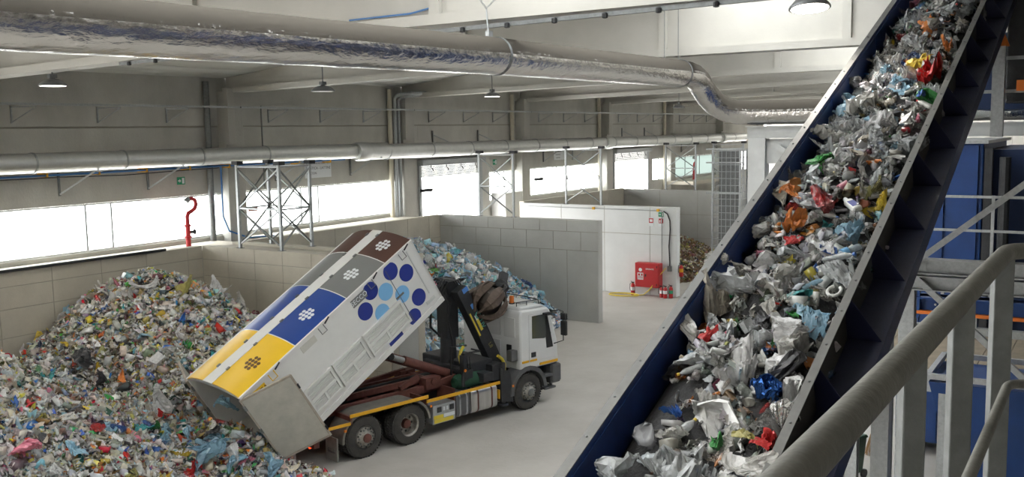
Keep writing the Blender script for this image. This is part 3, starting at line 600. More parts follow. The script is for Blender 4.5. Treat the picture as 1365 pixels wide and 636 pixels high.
# mudguards over the rear wheels, yellow side rails
def arc(c, r, a0, a1, n, y0, y1, th):
    mb = MB(); q = [(c + r * math.cos(a), .52 + r * math.sin(a)) for a in [a0 + (a1 - a0) * i / n for i in range(n + 1)]]; o = [(c + (r + th) * math.cos(a), .52 + (r + th) * math.sin(a)) for a in [a0 + (a1 - a0) * i / n for i in range(n + 1)]]
    poly = [(x, y0, z) for x, z in q] + [(x, y0, z) for x, z in reversed(o)]
    return mb.prism(poly, (0, y0, 0), (0, y1, 0))
for s in (-1, 1):
    y0, y1 = (s * .62, s * 1.27)
    n = 10; inn = [(.05 + .6 * math.cos(a), .52 + .58 * math.sin(a)) for a in np.linspace(PI * 1.02, PI * .5, n)] + [(1.42 + .6 * math.cos(a), .52 + .58 * math.sin(a)) for a in np.linspace(PI * .5, PI * .02, n)]
    out = [(.05 + .66 * math.cos(a), .52 + .64 * math.sin(a)) for a in np.linspace(PI * 1.02, PI * .5, n)] + [(1.42 + .66 * math.cos(a), .52 + .64 * math.sin(a)) for a in np.linspace(PI * .5, PI * .02, n)]
    P('mudguard', MB().prism([(x, y0, z) for x, z in inn] + [(x, y0, z) for x, z in reversed(out)], (0, y0, 0), (0, y1, 0)), mudg, smooth=True)
    yy = s * 1.27
    P('mud_flap', MB().box(-.78, -.74, *sorted((s * .8, s * 1.28)), .1, .68), mat('mud_flap_rubber', (.22, .215, .2), .8, var=.3, vscale=6))
    P('side_rail', MB().box(-.38, 2.0, *sorted((yy, yy + s * .03)), 1.1, 1.18), yellow); P('side_rail', MB().box(1.95, 4.5, *sorted((yy, yy + s * .03)), .98, 1.06), yellow); P('side_rail', MB().box(-1.1, -.38, *sorted((yy, yy + s * .03)), .93, 1.0), yellow)
    for x in (-.34, 1.96): P('rail_bracket', MB().box(x - .03, x + .03, *sorted((s * .6, yy)), .93, 1.12), rust_red)
    P('side_marker', MB().box(-.55, -.49, *sorted((yy - s * .02, yy + s * .02)), .78, .84), amber); P('side_marker', MB().box(2.06, 2.12, *sorted((yy, yy + s * .02)), .84, .9), amber)
P('lettering', MB().box(-.79, -.782, -1.2, -.9, .3, .34), mat('flap_print', (.08, .08, .08), .7))
text('F L P', .16, ink, 'lettering', TR, frame_mtx(V(-.785, -1.04, .34), (0, -1, 0), (0, 0, 1)), .003)
P('rear_bumper', MB().box(-1.35, -1.2, -1.2, 1.2, .55, .72), rust_red, bev=.01); P('tail_rail', MB().box(-1.22, -1.1, -1.27, 1.27, .9, .99), yellow)
for y in (-1.12, 1.12):
    P('tail_lamp', MB().box(-1.38, -1.33, y - .1, y + .1, .72, .84), tail_red); P('tail_lamp', MB().cyl((-1.33, y * .85, .56), (-1.29, y * .85, .56), .06, 12), tail_red)
# tool box, tanks
tb = P('tool_box', MB().box(2.16, 2.92, -1.26, -.7, .34, .84), galv, bev=.02)
MB().box(2.2, 2.84, -1.268, -1.26, .37, .46).build('warning_strip', hose_y, tb); MB().box(2.18, 2.5, -1.268, -1.26, .47, .57).build('warning_strip', hose_y, tb); MB().box(2.52, 2.88, -1.268, -1.26, .48, .57).build('sticker_strip', sign_w, tb)
MB().box(2.3, 2.44, -1.275, -1.26, .64, .78).box(2.72, 2.86, -1.275, -1.26, .64, .78).build('latch', dark, tb); MB().box(2.5, 2.56, -1.268, -1.26, .66, .76).box(2.61, 2.67, -1.268, -1.26, .66, .76).build('sticker', sign_w, tb)
def tank(nm, x0, x1, mm, strap):
    z0, z1, y0, y1, r = .32, .97, -1.22, -.62, .14; poly = []
    for cx, cz, a0 in ((y1 - r, z0 + r, -PI / 2), (y1 - r, z1 - r, 0), (y0 + r, z1 - r, PI / 2), (y0 + r, z0 + r, PI)):
        poly += [(x0, cx + r * math.cos(a0 + PI / 2 * k / 5), cz + r * math.sin(a0 + PI / 2 * k / 5)) for k in range(6)]
    o = P(nm, MB().prism(poly, (x0, 0, 0), (x1, 0, 0)), mm, smooth=True, bev=.02)
    for x in strap: 
        pl = [(x - .025, V(0, p[1], p[2]).y + (p[1] + .92) * .02, .645 + (p[2] - .645) * 1.025) for p in poly]; MB().prism(pl, (0, 0, 0), (.05, 0, 0)).build('strap', rust_red if mm is tank_m else galv, o)
    return o
tank('battery_box', 2.98, 3.46, fender_m, (3.12, 3.36)); tk = tank('fuel_tank', 3.52, 4.46, tank_m, (3.76, 4.26)); MB().cyl((3.65, -.95, .96), (3.65, -.95, 1.03), .06, 14).build('filler_cap', dark, tk)
P('tank_support', MB().box(2.9, 4.5, -.66, -.5, .5, .8).box(2.92, 2.97, -1.2, -.5, .5, 1.15), rust_red)
P('spare_marker', MB().box(4.5, 4.53, -1.25, -1.05, .55, .8), yellow)
# ---- loading crane behind the cab
cr = bpy.data.objects.new('loading_crane', None); COL.objects.link(cr); cr.parent = TR
Q = lambda nm, mb, mm, **k: mb.build(nm, mm, cr, **k)
Q('crane_base', MB().box(3.55, 5.0, -.55, .9, 1.05, 1.5).box(3.7, 4.6, -.9, 1.1, 1.3, 1.62), dark, bev=.03)
Q('outrigger_beam', MB().box(3.95, 4.3, -1.25, 1.25, 1.1, 1.35), dark, bev=.02)
for s in (-1, 1): Q('outrigger_leg', MB().cyl((4.75, s * 1.12, .35), (4.75, s * 1.12, 1.5), .09, 12).cyl((4.75, s * 1.12, .3), (4.75, s * 1.12, .36), .16, 14), dark, smooth=True)
Q('slewing_column', MB().cyl((3.85, .1, 1.5), (3.85, .1, 2.5), .24, 18, .2).box(3.65, 4.05, -.12, .32, 2.2, 3.3), dark, smooth=True)
Q('lower_boom', MB().hexa([(3.7, -.2, 3.35), (4.15, -.2, 3.5), (4.15, .2, 3.5), (3.7, .2, 3.35), (3.55, -.2, 3.75), (3.9, -.2, 3.9), (3.9, .2, 3.9), (3.55, .2, 3.75)]).bar((3.8, .02, 3.6), (3.85, .05, 2.6), .3, .34, (1, 0, 0)), dark, bev=.02)
mb_ = Q('main_boom', MB().bar((3.82, -.42, 3.62), (5.1, -.5, 1.2), .3, .36, (1, 0, .5)), dark, bev=.02)
Q('second_boom', MB().bar((4.25, -.12, 3.4), (5.45, -.2, 1.25), .2, .24, (1, 0, .5)), dark, bev=.02)
Q('boom_extension', MB().bar((4.5, -.42, 2.9), (5.42, -.52, .95), .14, .12, (1, 0, .5)), dark)
bd = (V(5.1, -.5, 1.2) - V(3.82, -.42, 3.62)).normalized(); bs = V(0, -1, 0) - bd * V(0, -1, 0).dot(bd); bs.normalize(); bw = bd.cross(bs) * -1
c0 = V(3.82, -.42, 3.62)
def on_boom(t_, w_): return c0 + bd * t_ + bs * .156 + bw * w_
for (ta, tb_, wo, ww, mm, nm) in ((.75, 1.5, -.12, .05, hose_y, 'stripe'), (1.05, 1.4, .02, .09, hose_y, 'stripe'), (.9, 1.05, .02, .08, sign_w, 'stripe'), (.02, .16, .08, .2, mat('sticker_blue', (.08, .22, .55), .5), 'sticker'), (.55, .7, .06, .09, MATS['sticker_blue'], 'sticker')):
    Q(nm, MB().prism([on_boom(ta, wo - ww / 2), on_boom(tb_, wo - ww / 2), on_boom(tb_, wo + ww / 2), on_boom(ta, wo + ww / 2)], (0, 0, 0), bs * .006), mm)
crane_g = mat('crane_letters', (.1, .42, .33), .5)
bt = bd.cross(bs) * -1
text('LIV', .2, crane_g, 'lettering', cr, frame_mtx(on_boom(1.25, .11) + bs * .003, bd, bt), .002)
hx = [on_boom(.95, .1) + (bd * math.cos(q) + bt * math.sin(q)) * .085 for q in np.linspace(0, 2 * PI, 7)]
Q('emblem_ring', MB().tube([h_ + bs * .004 for h_ in hx], .022, 6, False), crane_g)
text('L8', .17, mat('crane_letters_olive', (.22, .2, .06), .5), 'lettering', cr, frame_mtx(on_boom(1.95, .05) + bs * .003, bd, bt), .002)
Q('boom_cylinder', MB().cyl((4.05, -.28, 3.55), (4.95, -.3, 1.75), .07, 12), galv_dull, smooth=True)
for i in range(7):
    y = -.35 + .1 * i; Q('hydraulic_hose', MB().tube([(3.55, y, 3.2 + .05 * i), (3.25 - .04 * i, y - .1, 3.55), (3.4, y - .12, 3.85 + .03 * (i % 3)), (3.8, y - .06, 3.86), (4.1, y, 3.55 - .05 * i), (4.05 + .05 * i, y, 3.1)], .022, 6), black_p)
Q('hydraulic_hose', MB().tube([(3.55, -.4, 3.3), (3.4, -.45, 2.8), (3.55, -.45, 2.2), (3.5, -.5, 1.6)], .03, 6).tube([(3.6, .1, 3.5), (3.2, 0, 3.1), (3.15, 0, 2.6), (3.5, .05, 2.3)], .03, 6).tube([(3.45, -.2, 3.75), (3.15, -.25, 3.7), (3.02, -.2, 3.4), (3.2, -.15, 3.2)], .04, 6), black_p)
Q('yellow_spiral_hose', MB().tube([(3.75, -.66, 2.05), (3.62, -.7, 1.95), (3.58, -.7, 1.8), (3.62, -.7, 1.62), (3.8, -.7, 1.52)], .045, 8), hose_y, smooth=True)
Q('yellow_spiral_hose', MB().tube([(4.9, -.78, 1.62), (5.05, -.8, 1.5), (5.14, -.8, 1.34), (5.12, -.8, 1.15), (5.02, -.8, 1.02)], .045, 8), hose_y, smooth=True)
Q('control_frame', MB().tube([(3.35, -1.1, 1.1), (3.35, -1.1, 2.0)], .05, 8).tube([(3.35, -1.1, 2.0), (4.0, -1.05, 1.95), (4.0, -.7, 1.95)], .025, 6).tube([(3.35, -.6, 1.1), (3.35, -.6, 2.1), (3.9, -.6, 2.05)], .03, 6).box(3.3, 3.42, -1.18, -1.02, 1.5, 1.95), dark)
for y in (-1.0, -.9, -.8, -.7): Q('lever', MB().cyl((3.7, y, 1.5), (3.66, y, 1.85), .014, 6), black_p)
Q('marker_lamp', MB().cyl((3.35, -1.16, 1.55), (3.35, -1.2, 1.55), .04, 10), amber)
Q('valve_block', MB().box(3.45, 3.75, -1.05, -.55, 1.2, 1.5), dark, bev=.02); Q('valve_block', MB().box(4.35, 4.8, -1.15, -.75, 1.05, 1.5), dark, bev=.02)
Q('lower_fairing', MB().hexa([(4.6, -1.24, .45), (5.05, -1.24, .35), (5.05, -.6, .35), (4.6, -.6, .45), (4.6, -1.2, 1.4), (5.0, -1.2, 1.2), (5.0, -.6, 1.2), (4.6, -.6, 1.4)]), dark, bev=.02)
# grapple: orange-peel shells closed into a ball on the boom tip
gp = bpy.data.objects.new('grapple', None); COL.objects.link(gp); gp.parent = TR; gp.location = (4.78, -.5, 3.12); gp.scale = (1.15, 1.15, 1.15); gp.rotation_euler = (R(8), R(62), R(18))
for k in range(6):
    a0 = 2 * PI * k / 6; mb = MB(); n = 9; rows = []
    for i in range(n + 1):
        ph = PI * (.13 + .83 * i / n); wd = .52 * math.sin(ph) ** .8 * (1 - .25 * i / n); r = .47 + .025 * math.sin(i * 1.3)
        for s in (-1, 0, 1):
            a = a0 + s * wd * .86; rr = r * (1.07 if s == 0 else 1)
            mb.v.append((rr * math.sin(ph) * math.cos(a), rr * math.sin(ph) * math.sin(a), rr * math.cos(ph)))
    for i in range(n):
        for s in (0, 1): p = i * 3 + s; mb.f.append((p, p + 1, p + 4, p + 3))
    o = mb.build('grapple_claw', rust, gp, smooth=False); md = o.modifiers.new('solid', 'SOLIDIFY'); md.thickness = .03
    MB().tube([(.5 * math.sin(p_) * math.cos(a0), .5 * math.sin(p_) * math.sin(a0), .5 * math.cos(p_)) for p_ in np.linspace(.35, 2.95, 9)], .032, 6).build('claw_rib', rust, o)
MB().cyl((0, 0, .3), (0, 0, .72), .2, 16).box(-.22, .22, -.22, .22, .38, .55).build('rotator', dark, gp, bev=.02); MB().lathe([(.0001, -.3), (.2, -.25), (.36, 0), (.3, .25), (.0001, .34)], (0, 0, 0), 'z', 18).build('core', mat('grapple_core', (.07, .055, .045), .7), gp, smooth=True)
for k in range(3): a = 2 * PI * k / 3; MB().tube([(.2 * math.cos(a), .2 * math.sin(a), .6), (.42 * math.cos(a), .42 * math.sin(a), .4), (.4 * math.cos(a), .4 * math.sin(a), .1)], .04, 8).build('claw_cylinder', dark, gp)
MB().bar((0, 0, .68), (-.15, .1, 1.0), .14, .2).build('hanger_link', dark, gp)
# ---- cab
cb = bpy.data.objects.new('cab', None); COL.objects.link(cb); cb.parent = TR
K = lambda nm, mb, mm, **k: mb.build(nm, mm, cb, **k)
prof = [(5.37, 1.15), (5.37, 2.72), (5.44, 2.86), (6.45, 2.84), (6.56, 2.76), (6.86, 1.85), (6.9, 1.25), (6.86, 1.15)]
K('cab_shell', MB().prism([(x, -1.22, z) for x, z in prof], (0, -1.22, 0), (0, 1.22, 0)), cab_w, bev=.05, smooth=True)
K('roof_cap', MB().prism([(x, -1.12, z) for x, z in [(5.42, 2.85), (5.5, 2.95), (6.3, 2.93), (6.5, 2.84)]], (0, -1.12, 0), (0, 1.12, 0)), cab_w, bev=.04)
K('roof_hatch', MB().box(5.85, 6.4, -.75, .35, 2.94, 2.985), mat('hatch_grey', (.45, .46, .45), .5), bev=.015)
mb = MB()
for s in (-1, 1): mb.tube([(5.5, s * .95, 2.95), (5.5, s * .95, 3.06), (6.35, s * .95, 3.04), (6.4, s * .95, 2.9)], .016, 6)
mb.tube([(6.35, -.95, 3.04), (6.4, -.4, 3.06), (6.4, .4, 3.06), (6.35, .95, 3.04)], .016, 6).tube([(5.9, -.95, 3.05), (5.9, -.95, 2.92)], .014, 6); K('roof_rack', mb, dark)
K('sun_visor', MB().hexa([(6.5, -1.15, 2.72), (6.75, -1.15, 2.6), (6.75, 1.15, 2.6), (6.5, 1.15, 2.72), (6.48, -1.15, 2.8), (6.72, -1.15, 2.72), (6.72, 1.15, 2.72), (6.48, 1.15, 2.8)]), dark)
bc = K('beacon', MB().lathe([(.07, 0), (.07, .16), (.05, .2), (.0001, .21)], (5.74, -.5, 2.98), 'z', 14), chip_b, smooth=True); MB().lathe([(.085, -.04), (.085, .0)], (5.74, -.5, 2.98), 'z', 14).build('beacon_base', dark, bc)
# rear face: two pressed panels and a vent
for y0, y1 in ((-1.02, -.57), (-.42, .08)): K('rear_panel', MB().box(5.345, 5.375, y0, y1, 2.08, 2.64), mat('cab_panel', (.60, .61, .61), .35, coat=.2), bev=.012)
K('rear_panel', MB().box(5.345, 5.375, -.42, .08, 1.55, 1.95), MATS['cab_panel'], bev=.012); K('air_vent', MB().box(5.33, 5.38, -.86, -.68, 1.58, 1.86), black_p, bev=.01)
# near and far side doors
for s in (-1, 1):
    y = s * 1.22; yo = sorted((y, y + s * .014)); yo2 = sorted((y + s * .002, y + s * .022)); e = s * .018
    dpoly = [(5.7, 1.36), (5.7, 2.72), (6.42, 2.72), (6.72, 1.95), (6.78, 1.36)]
    d = K('cab_door', MB().prism([(x, yo[0], z) for x, z in dpoly], (0, 0, 0), (0, .014, 0)), cab_w, bev=.006)
    wp = [(5.82, 2.02), (5.82, 2.66), (6.36, 2.66), (6.58, 2.06), (6.3, 1.96)]
    MB().prism([(x, yo2[0], z) for x, z in wp], (0, 0, 0), (0, .02, 0)).build('side_window', glass_m, d)
    MB().prism([(6.38, yo2[0] - .002, 2.62), (6.44, yo2[0] - .002, 2.62), (6.66, yo2[0] - .002, 1.66), (6.4, yo2[0] - .002, 1.66), (6.36, yo2[0] - .002, 2.0)], (0, 0, 0), (0, .026, 0)).build('quarter_window', black_p, d)
    MB().box(5.78, 5.96, *sorted((y, y + s * .03)), 1.48, 1.62).build('door_handle', dark, d, bev=.01)
    MB().box(5.42, 5.68, *yo2, 1.36, 1.42).build('reflector', yellow, cb); MB().box(5.72, 6.0, *yo2, 1.36, 1.42).build('reflector', yellow, d); MB().box(6.12, 6.85, *yo2, 1.2, 1.27).build('reflector', yellow, cb)
    K('mirror_arm', MB().tube([(6.55, y, 2.72), (6.72, y + s * .2, 2.74), (6.82, y + s * .28, 2.7), (6.82, y + s * .28, 1.85), (6.66, y + s * .05, 1.75)], .016, 6), black_p)
    K('mirror', MB().box(6.78, 6.88, *sorted((y + s * .2, y + s * .4)), 2.0, 2.42), black_p, bev=.02); K('mirror', MB().box(6.78, 6.88, *sorted((y + s * .2, y + s * .4)), 2.45, 2.65), black_p, bev=.02); K('kerb_mirror', MB().box(6.2, 6.45, *sorted((y + s * .05, y + s * .22)), 2.64, 2.72), black_p, bev=.02)
    # wheel arch fender, steps, corner of the bumper
    n = 12; a_ = np.linspace(PI * 1.0, PI * .02, n); inn = [(5.66 + .6 * math.cos(q), .52 + .62 * math.sin(q)) for q in a_]; out = [(5.66 + .72 * math.cos(q), .52 + .74 * math.sin(q)) for q in a_]
    P('fender', MB().prism([(x, s * .78, z) for x, z in inn] + [(x, s * .78, z) for x, z in reversed(out)], (0, s * .78, 0), (0, s * 1.26, 0)), fender_m, smooth=True)
    P('step', MB().box(6.3, 6.8, *sorted((s * .85, s * 1.24)), .8, .88).box(6.34, 6.78, *sorted((s * .85, s * 1.22)), .42, .48).box(6.32, 6.36, *sorted((s * 1.0, s * 1.1)), .4, .85).box(6.72, 6.76, *sorted((s * 1.0, s * 1.1)), .4, .85), fender_m, bev=.01)
    P('bumper_corner', MB().box(6.62, 6.98, *sorted((s * .8, s * 1.26)), .6, 1.12), fender_m, bev=.05)
    P('indicator', MB().box(5.0, 5.06, *sorted((s * 1.24, s * 1.27)), .78, .84), amber)
P('front_bumper', MB().box(6.6, 7.0, -1.2, 1.2, .55, 1.12), fender_m, bev=.04)
K('windscreen', MB().hexa([(6.56, -1.1, 2.7), (6.565, -1.1, 2.7), (6.865, -1.1, 1.92), (6.86, -1.1, 1.92), (6.56, 1.1, 2.7), (6.565, 1.1, 2.7), (6.87, 1.1, 1.92), (6.86, 1.1, 1.92)]), glass_m)
K('air_intake', MB().box(5.12, 5.36, -1.12, -.9, 1.45, 1.75), fender_m, bev=.02); K('cab_underside', MB().box(5.4, 6.8, -.9, .9, .8, 1.2), dark)
P('engine_block', MB().box(4.9, 6.6, -.45, .45, .55, 1.3), dark)
# green tarpaulin bundle lying on the tank
tp = MB().lathe([(.0001, -.52), (.13, -.5), (.2, -.4), (.22, -.1), (.21, .2), (.19, .42), (.1, .5), (.0001, .52)], (0, 0, 0), 'x', 18); tp.v = [tuple(Vector(q) * (1 + .12 * noise.noise(Vector(q) * 5))) for q in tp.v]
o = tp.build('tarp_bundle', tarp, None, smooth=True); o.location = wmat(TR) @ V(3.75, -.85, 1.17); o.rotation_euler = (0, 0, R(-14)); tag(o, 'rolled green tarpaulin lying on the truck fuel tank', 'tarpaulin')
# ================================================================ TIPPED CONTAINER (x along the box towards its front, y left, z up)
CL, CW, CHH = 5.81, 2.5, 1.87
CT = thing('waste_container', 'white tipped waste container with coloured roof panels and blue dots', 'container', (15.07, 15.95, .5), (0, -R(31.84), R(-13.04)))
G = lambda nm, mb, mm, par=None, **k: mb.build(nm, mm, par or CT, **k)
def roofz(y): return CHH + .2 * (1 - abs((y - CW / 2) / (CW / 2)) ** 2.6)
G('floor_panel', MB().box(0, CL, 0, CW, 0, .06), dirty_w)
for y in (.35, CW - .35): G('floor_runner', MB().box(.2, CL, y - .08, y + .08, -.16, 0), dark)
ws = G('side_wall', MB().box(0, CL, 0, .05, .0, CHH), white_p, bev=.01); wf = G('side_wall', MB().box(0, CL, CW - .05, CW, 0, CHH), white_p, bev=.01)
ys = np.linspace(0, CW, 21)
G('front_wall', MB().prism([(CL - .05, y, roofz(y) - .01) for y in ys] + [(CL - .05, CW, 0), (CL - .05, 0, 0)], (0, 0, 0), (.05, 0, 0)), white_p)
G('rear_header', MB().prism([(0, y, roofz(y) - .005) for y in ys] + [(0, y, CHH - .02 + .14 * (1 - abs((y - CW / 2) / (CW / 2)) ** 2)) for y in ys[::-1]], (0, 0, 0), (.07, 0, 0)), mat('header_grey', (.42, .44, .45), .45, .2))
bounds = [0, 1.74, 3.46, 4.83, CL]
def roof_piece(nm, x0, x1, y0, y1, mm, up=.0):
    yy = np.linspace(y0, y1, 10); poly = [(x0, y, roofz(y) + .03 + up) for y in yy] + [(x0, y, roofz(y) + up) for y in yy[::-1]]
    return G(nm, MB().prism(poly, (0, 0, 0), (x1 - x0, 0, 0)), mm, smooth=True)
for i, mm in enumerate((yellow_p, rblue, rgrey, rbrown)):
    a, b = bounds[i] + .012, bounds[i + 1] - .012
    p1 = roof_piece('roof_lid', a, b, 0, 1.03, mm); p2 = roof_piece('roof_lid', a, b, 1.47, CW, mm)
    # honeycomb emblem of small discs
    mb = MB(); cx, cy_ = (a + b) / 2, .52
    for q, (u, v) in enumerate([(-.5, 1), (.5, 1), (-1, 0), (0, 0), (1, 0), (-1.5, 1), (-1, -1), (0, -1), (-.5, -2), (.5, -2), (1, -1), (1.5, 1)][:0] + [(r_, c_) for r_ in (-1.5, -.5, .5, 1.5) for c_ in ((-.5, .5) if abs(r_) > 1 else (-1.5, -.5, .5, 1.5))]):
        x, y = cx + u * .105, cy_ + v * .105; sl = (roofz(y + .02) - roofz(y - .02)) / .04
        mb.disc((x, y, roofz(y) + .031), .048, (1, 0, 0), V(0, 1, sl).normalized(), .004, 14)
    mb.build('emblem', dot_b if i == 0 else sign_w, p1)
roof_piece('roof_walkway', 0, CL, 1.04, 1.46, white_p, .004)
for x in bounds[1:-1]: roof_piece('roof_seam', x - .012, x + .012, 0, CW, white_p, .006)
for x in np.arange(.5, CL, .85):
    for y in (1.03, 1.47): G('roof_hinge', MB().box(x - .05, x + .05, y - .03, y + .03, roofz(y) + .03, roofz(y) + .06), galv_dull)
for y, yy in ((0, -.02), (CW, CW + .02)): G('eave_rail', MB().bar((0, y, CHH + .01), (CL, y, CHH + .01), .06, .06), white_p)
# near side: dots, grilles, plates, latches
n_ = -.006
for x, z, d in ((4.85, 1.64, 0), (5.22, 1.30, 0), (5.19, .53, 0), (4.1, 1.62, 0), (3.7, 1.30, 0), (4.45, 1.31, 1), (4.82, .93, 1), (4.08, .94, 1)):
    r = .225; pts = [(x + r * math.cos(2 * PI * k / 28), n_, min(CHH - .01, max(.9 if x in (4.82, 4.08) and False else 0, z + r * math.sin(2 * PI * k / 28)))) for k in range(28)]
    MB().prism(pts, (0, 0, 0), (0, .006, 0)).build('painted_dot', dot_l if d else dot_d, ws)
r = .215; MB().prism([(4.8 + r * math.cos(a), n_, max(.02, .2 + r * math.sin(a))) for a in np.linspace(0, 2 * PI, 28, endpoint=False)], (0, 0, 0), (0, .006, 0)).build('painted_dot', dot_d, ws)
MB().box(3.8, 4.28, n_, 0, .02, .16).build('painted_block', dot_d, ws)
def grille(x0, x1, mids):
    g = G('side_grille', MB().box(x0, x1, -.07, -.006, .2, .27).box(x0, x1, -.07, -.006, .82, .89).box(x0, x0 + .06, -.07, -.006, .27, .82).box(x1 - .06, x1, -.07, -.006, .27, .82).box(x0, x1, -.06, -.006, .5, .57), white_p, bev=.006)
    for mx in mids: MB().box(mx - .03, mx + .03, -.065, -.006, .27, .5).build('grille_post', white_p, g)
    MB().box(x0 + .06, x1 - .06, -.012, -.006, .27, .82).build('grille_backing', mat('grille_backing', (.33, .32, .29), .7), g)
    for zb_ in (.285, .585):
        for k in range(5): z = zb_ + k * .046; MB().box(x0 + .07, x1 - .07, -.04, -.012, z, z + .03).build('slat', white_p, g)
grille(1.25, 2.15, [1.7]); grille(2.2, 3.2, [2.7]); grille(3.26, 4.66, [3.9])
def plate(x0, x1, z0, z1, mm, s, ik):
    p = G('name_plate', MB().box(x0, x1, -.012, 0, z0, z1), mm)
    if s: text(s, .17, ik, 'lettering', p, frame_mtx(V((x0 + x1) / 2, -.013, (z0 + z1) / 2), (1, 0, 0), (0, 0, 1)), .002)
plate(.17, .66, 1.54, 1.77, yellow_p, 'CARTA', dot_b); plate(3.48, 3.97, 1.58, 1.78, rgrey, 'SECCO', sign_w); plate(1.8, 2.26, 1.62, 1.79, mat('plate_faded', (.55, .54, .49), .6), None, None)
for x in (.9, 2.5, 4.19, 5.34):
    l_ = G('lid_latch', MB().tube([(x - .08, -.02, 1.86), (x - .08, -.07, 1.68), (x + .08, -.07, 1.68), (x + .08, -.02, 1.86)], .012, 6), galv_dull if x > 1 else yellow_p); MB().bar((x + .12, -.04, 1.84), (x + .3, -.03, 1.9), .03, .03).build('latch_pin', dark, l_)
G('door_seam', MB().box(4.72, 4.735, -.008, 0, .1, 1.75), ink); G('lock_knob', MB().box(4.6, 4.86, -.04, 0, .93, .97), galv_dull); G('front_ladder', MB().box(5.5, 5.53, -.02, 0, .4, 1.75), white_steel)
for x in (5.55,): G('bottom_step', MB().box(5.3, 5.6, -.03, 0, .18, .26), white_steel)
G('bottom_rail', MB().box(0, CL, -.03, .05, -.08, .06), white_p, bev=.01)
# two open rear doors
def cdoor(yh, dx, dy, lab):
    d = V(dx, dy, 0).normalized(); nn = V(-d.y, d.x, 0) * .035; o = V(-.02, yh, .0)
    p = [o, o + d * 1.24, o + d * 1.24 + nn, o + nn]
    dd = G('rear_door', MB().hexa([q + V(0, 0, -.05) for q in p] + [q + V(0, 0, 1.84) for q in p]), dirty_w, bev=.006)
    for z in (-.03, 1.82): MB().bar(o + nn / 2 + V(0, 0, z), o + d * 1.24 + nn / 2 + V(0, 0, z), .055, .05).build('door_frame', mat('door_edge', (.42, .37, .31), .7, var=.3, vscale=9), dd)
    for t_ in (0.01, 1.23): MB().bar(o + d * t_ + nn / 2 + V(0, 0, -.05), o + d * t_ + nn / 2 + V(0, 0, 1.84), .055, .05, (1, 0, 0)).build('door_frame', MATS['door_edge'], dd)
    for z in (.15, .9, 1.6): MB().cyl(o + V(0, 0, z - .07), o + V(0, 0, z + .07), .035, 8).build('door_hinge', galv_dull, dd)
    for z in (.2, 1.5): MB().cyl(o + d * 1.26 + V(0, 0, z - .06), o + d * 1.26 + V(0, 0, z + .06), .025, 8).build('lock_eye', dark, dd)
cdoor(0, .82, -.57, ''); cdoor(CW, .35, .94, '')
# ================================================================ CONVEYOR
TA = R(21.74); tt = math.tan(TA); CO = 2.85
def cz(x): return CO + x * tt
CN = V(-math.sin(TA), 0, math.cos(TA)); CD = V(math.cos(TA), 0, math.sin(TA)); YL, YR = 3.42, 2.05
XA, XB = 3.2, 19.4
CV = thing('conveyor', 'inclined blue belt conveyor carrying plastic waste up to the right', 'conveyor', (XA, (YL + YR) / 2, cz(XA)))
def cpt(x, y, h): return V(x, y, cz(x)) + CN * h
def cblk(x0, x1, y0, y1, h0, h1): return MB().hexa([cpt(x0, y0, h0), cpt(x1, y0, h0), cpt(x1, y1, h0), cpt(x0, y1, h0), cpt(x0, y0, h1), cpt(x1, y0, h1), cpt(x1, y1, h1), cpt(x0, y1, h1)])
N = lambda nm, mb, mm, **k: mb.build(nm, mm, CV, world=True, **k)
BH = -.47
N('belt', cblk(XA, XB, YR, YL, BH - .03, BH), rubber)
mb = MB()
for x in np.arange(XA, XB, .9): mb.hexa([tuple(q) for q in cblk(x, x + .04, YR + .1, YL - .1, BH, BH + .05).v])
N('belt_cleat', mb, rubber)
N('left_wall', cblk(XA, XB, YL, YL + .015, BH - .35, 0), blue_p)
for a in np.arange(XA, XB, 2.6): N('wall_liner', cblk(a + .01, min(a + 2.59, XB), YL - .012, YL, BH + .02, -.05), blue_p, bev=.003)
N('left_flange', cblk(XA, XB, YL, YL + .09, 0, .012), grey_p)
N('right_wall', cblk(XA, XB, YR - .012, YR, BH - .35, 0), web_m)
N('right_flange', cblk(XA, XB, YR - .075, YR, 0, .012), grey_p)
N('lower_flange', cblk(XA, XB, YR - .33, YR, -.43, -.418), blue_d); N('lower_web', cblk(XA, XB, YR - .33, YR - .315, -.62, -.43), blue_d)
for x in np.arange(XA + .4, XB, 1.02):
    p = [cpt(x, YR - .07, 0), cpt(x, YR - .012, 0), cpt(x, YR - .012, -.418), cpt(x, YR - .31, -.418)]
    N('gusset', MB().prism(p, (0, 0, 0), CD * .012), gus_m)
me = None
for s, y in ((0, YL + .05), (1, YR - .04)):
    for x in np.arange(XA + .3, XB - .2, .5):
        if me is None:
            o = N('bolt', MB().lathe([(.011, 0), (.011, .008), (.006, .012)], (0, 0, 0), 'z', 8), galv_dull); me = o.data
            me2 = MB().lathe([(.011, 0), (.011, .008), (.006, .012)], (0, 0, 0), 'z', 8); me.clear_geometry(); me.from_pydata(me2.v, [], me2.f)
        else: o = bpy.data.objects.new('bolt', me); COL.objects.link(o); o.parent = CV
        o.location = cpt(x, y, .012) - V(XA, (YL + YR) / 2, cz(XA)); o.rotation_euler = (0, -TA, 0)
for x in (9.5, 4.6):
    for y in (YR - .2, YL + .1): N('support_leg', MB().bar((x, y, 0), (x, y, cz(x) - .75), .16, .16), galv)
    N('support_beam', MB().bar((x, YR - .25, cz(x) - .8), (x, YL + .15, cz(x) - .8), .16, .16), galv)
N('under_beam', MB().bar(cpt(XA, YL + .06, BH - .42), cpt(XB, YL + .06, BH - .42), .12, .16), blue_d)
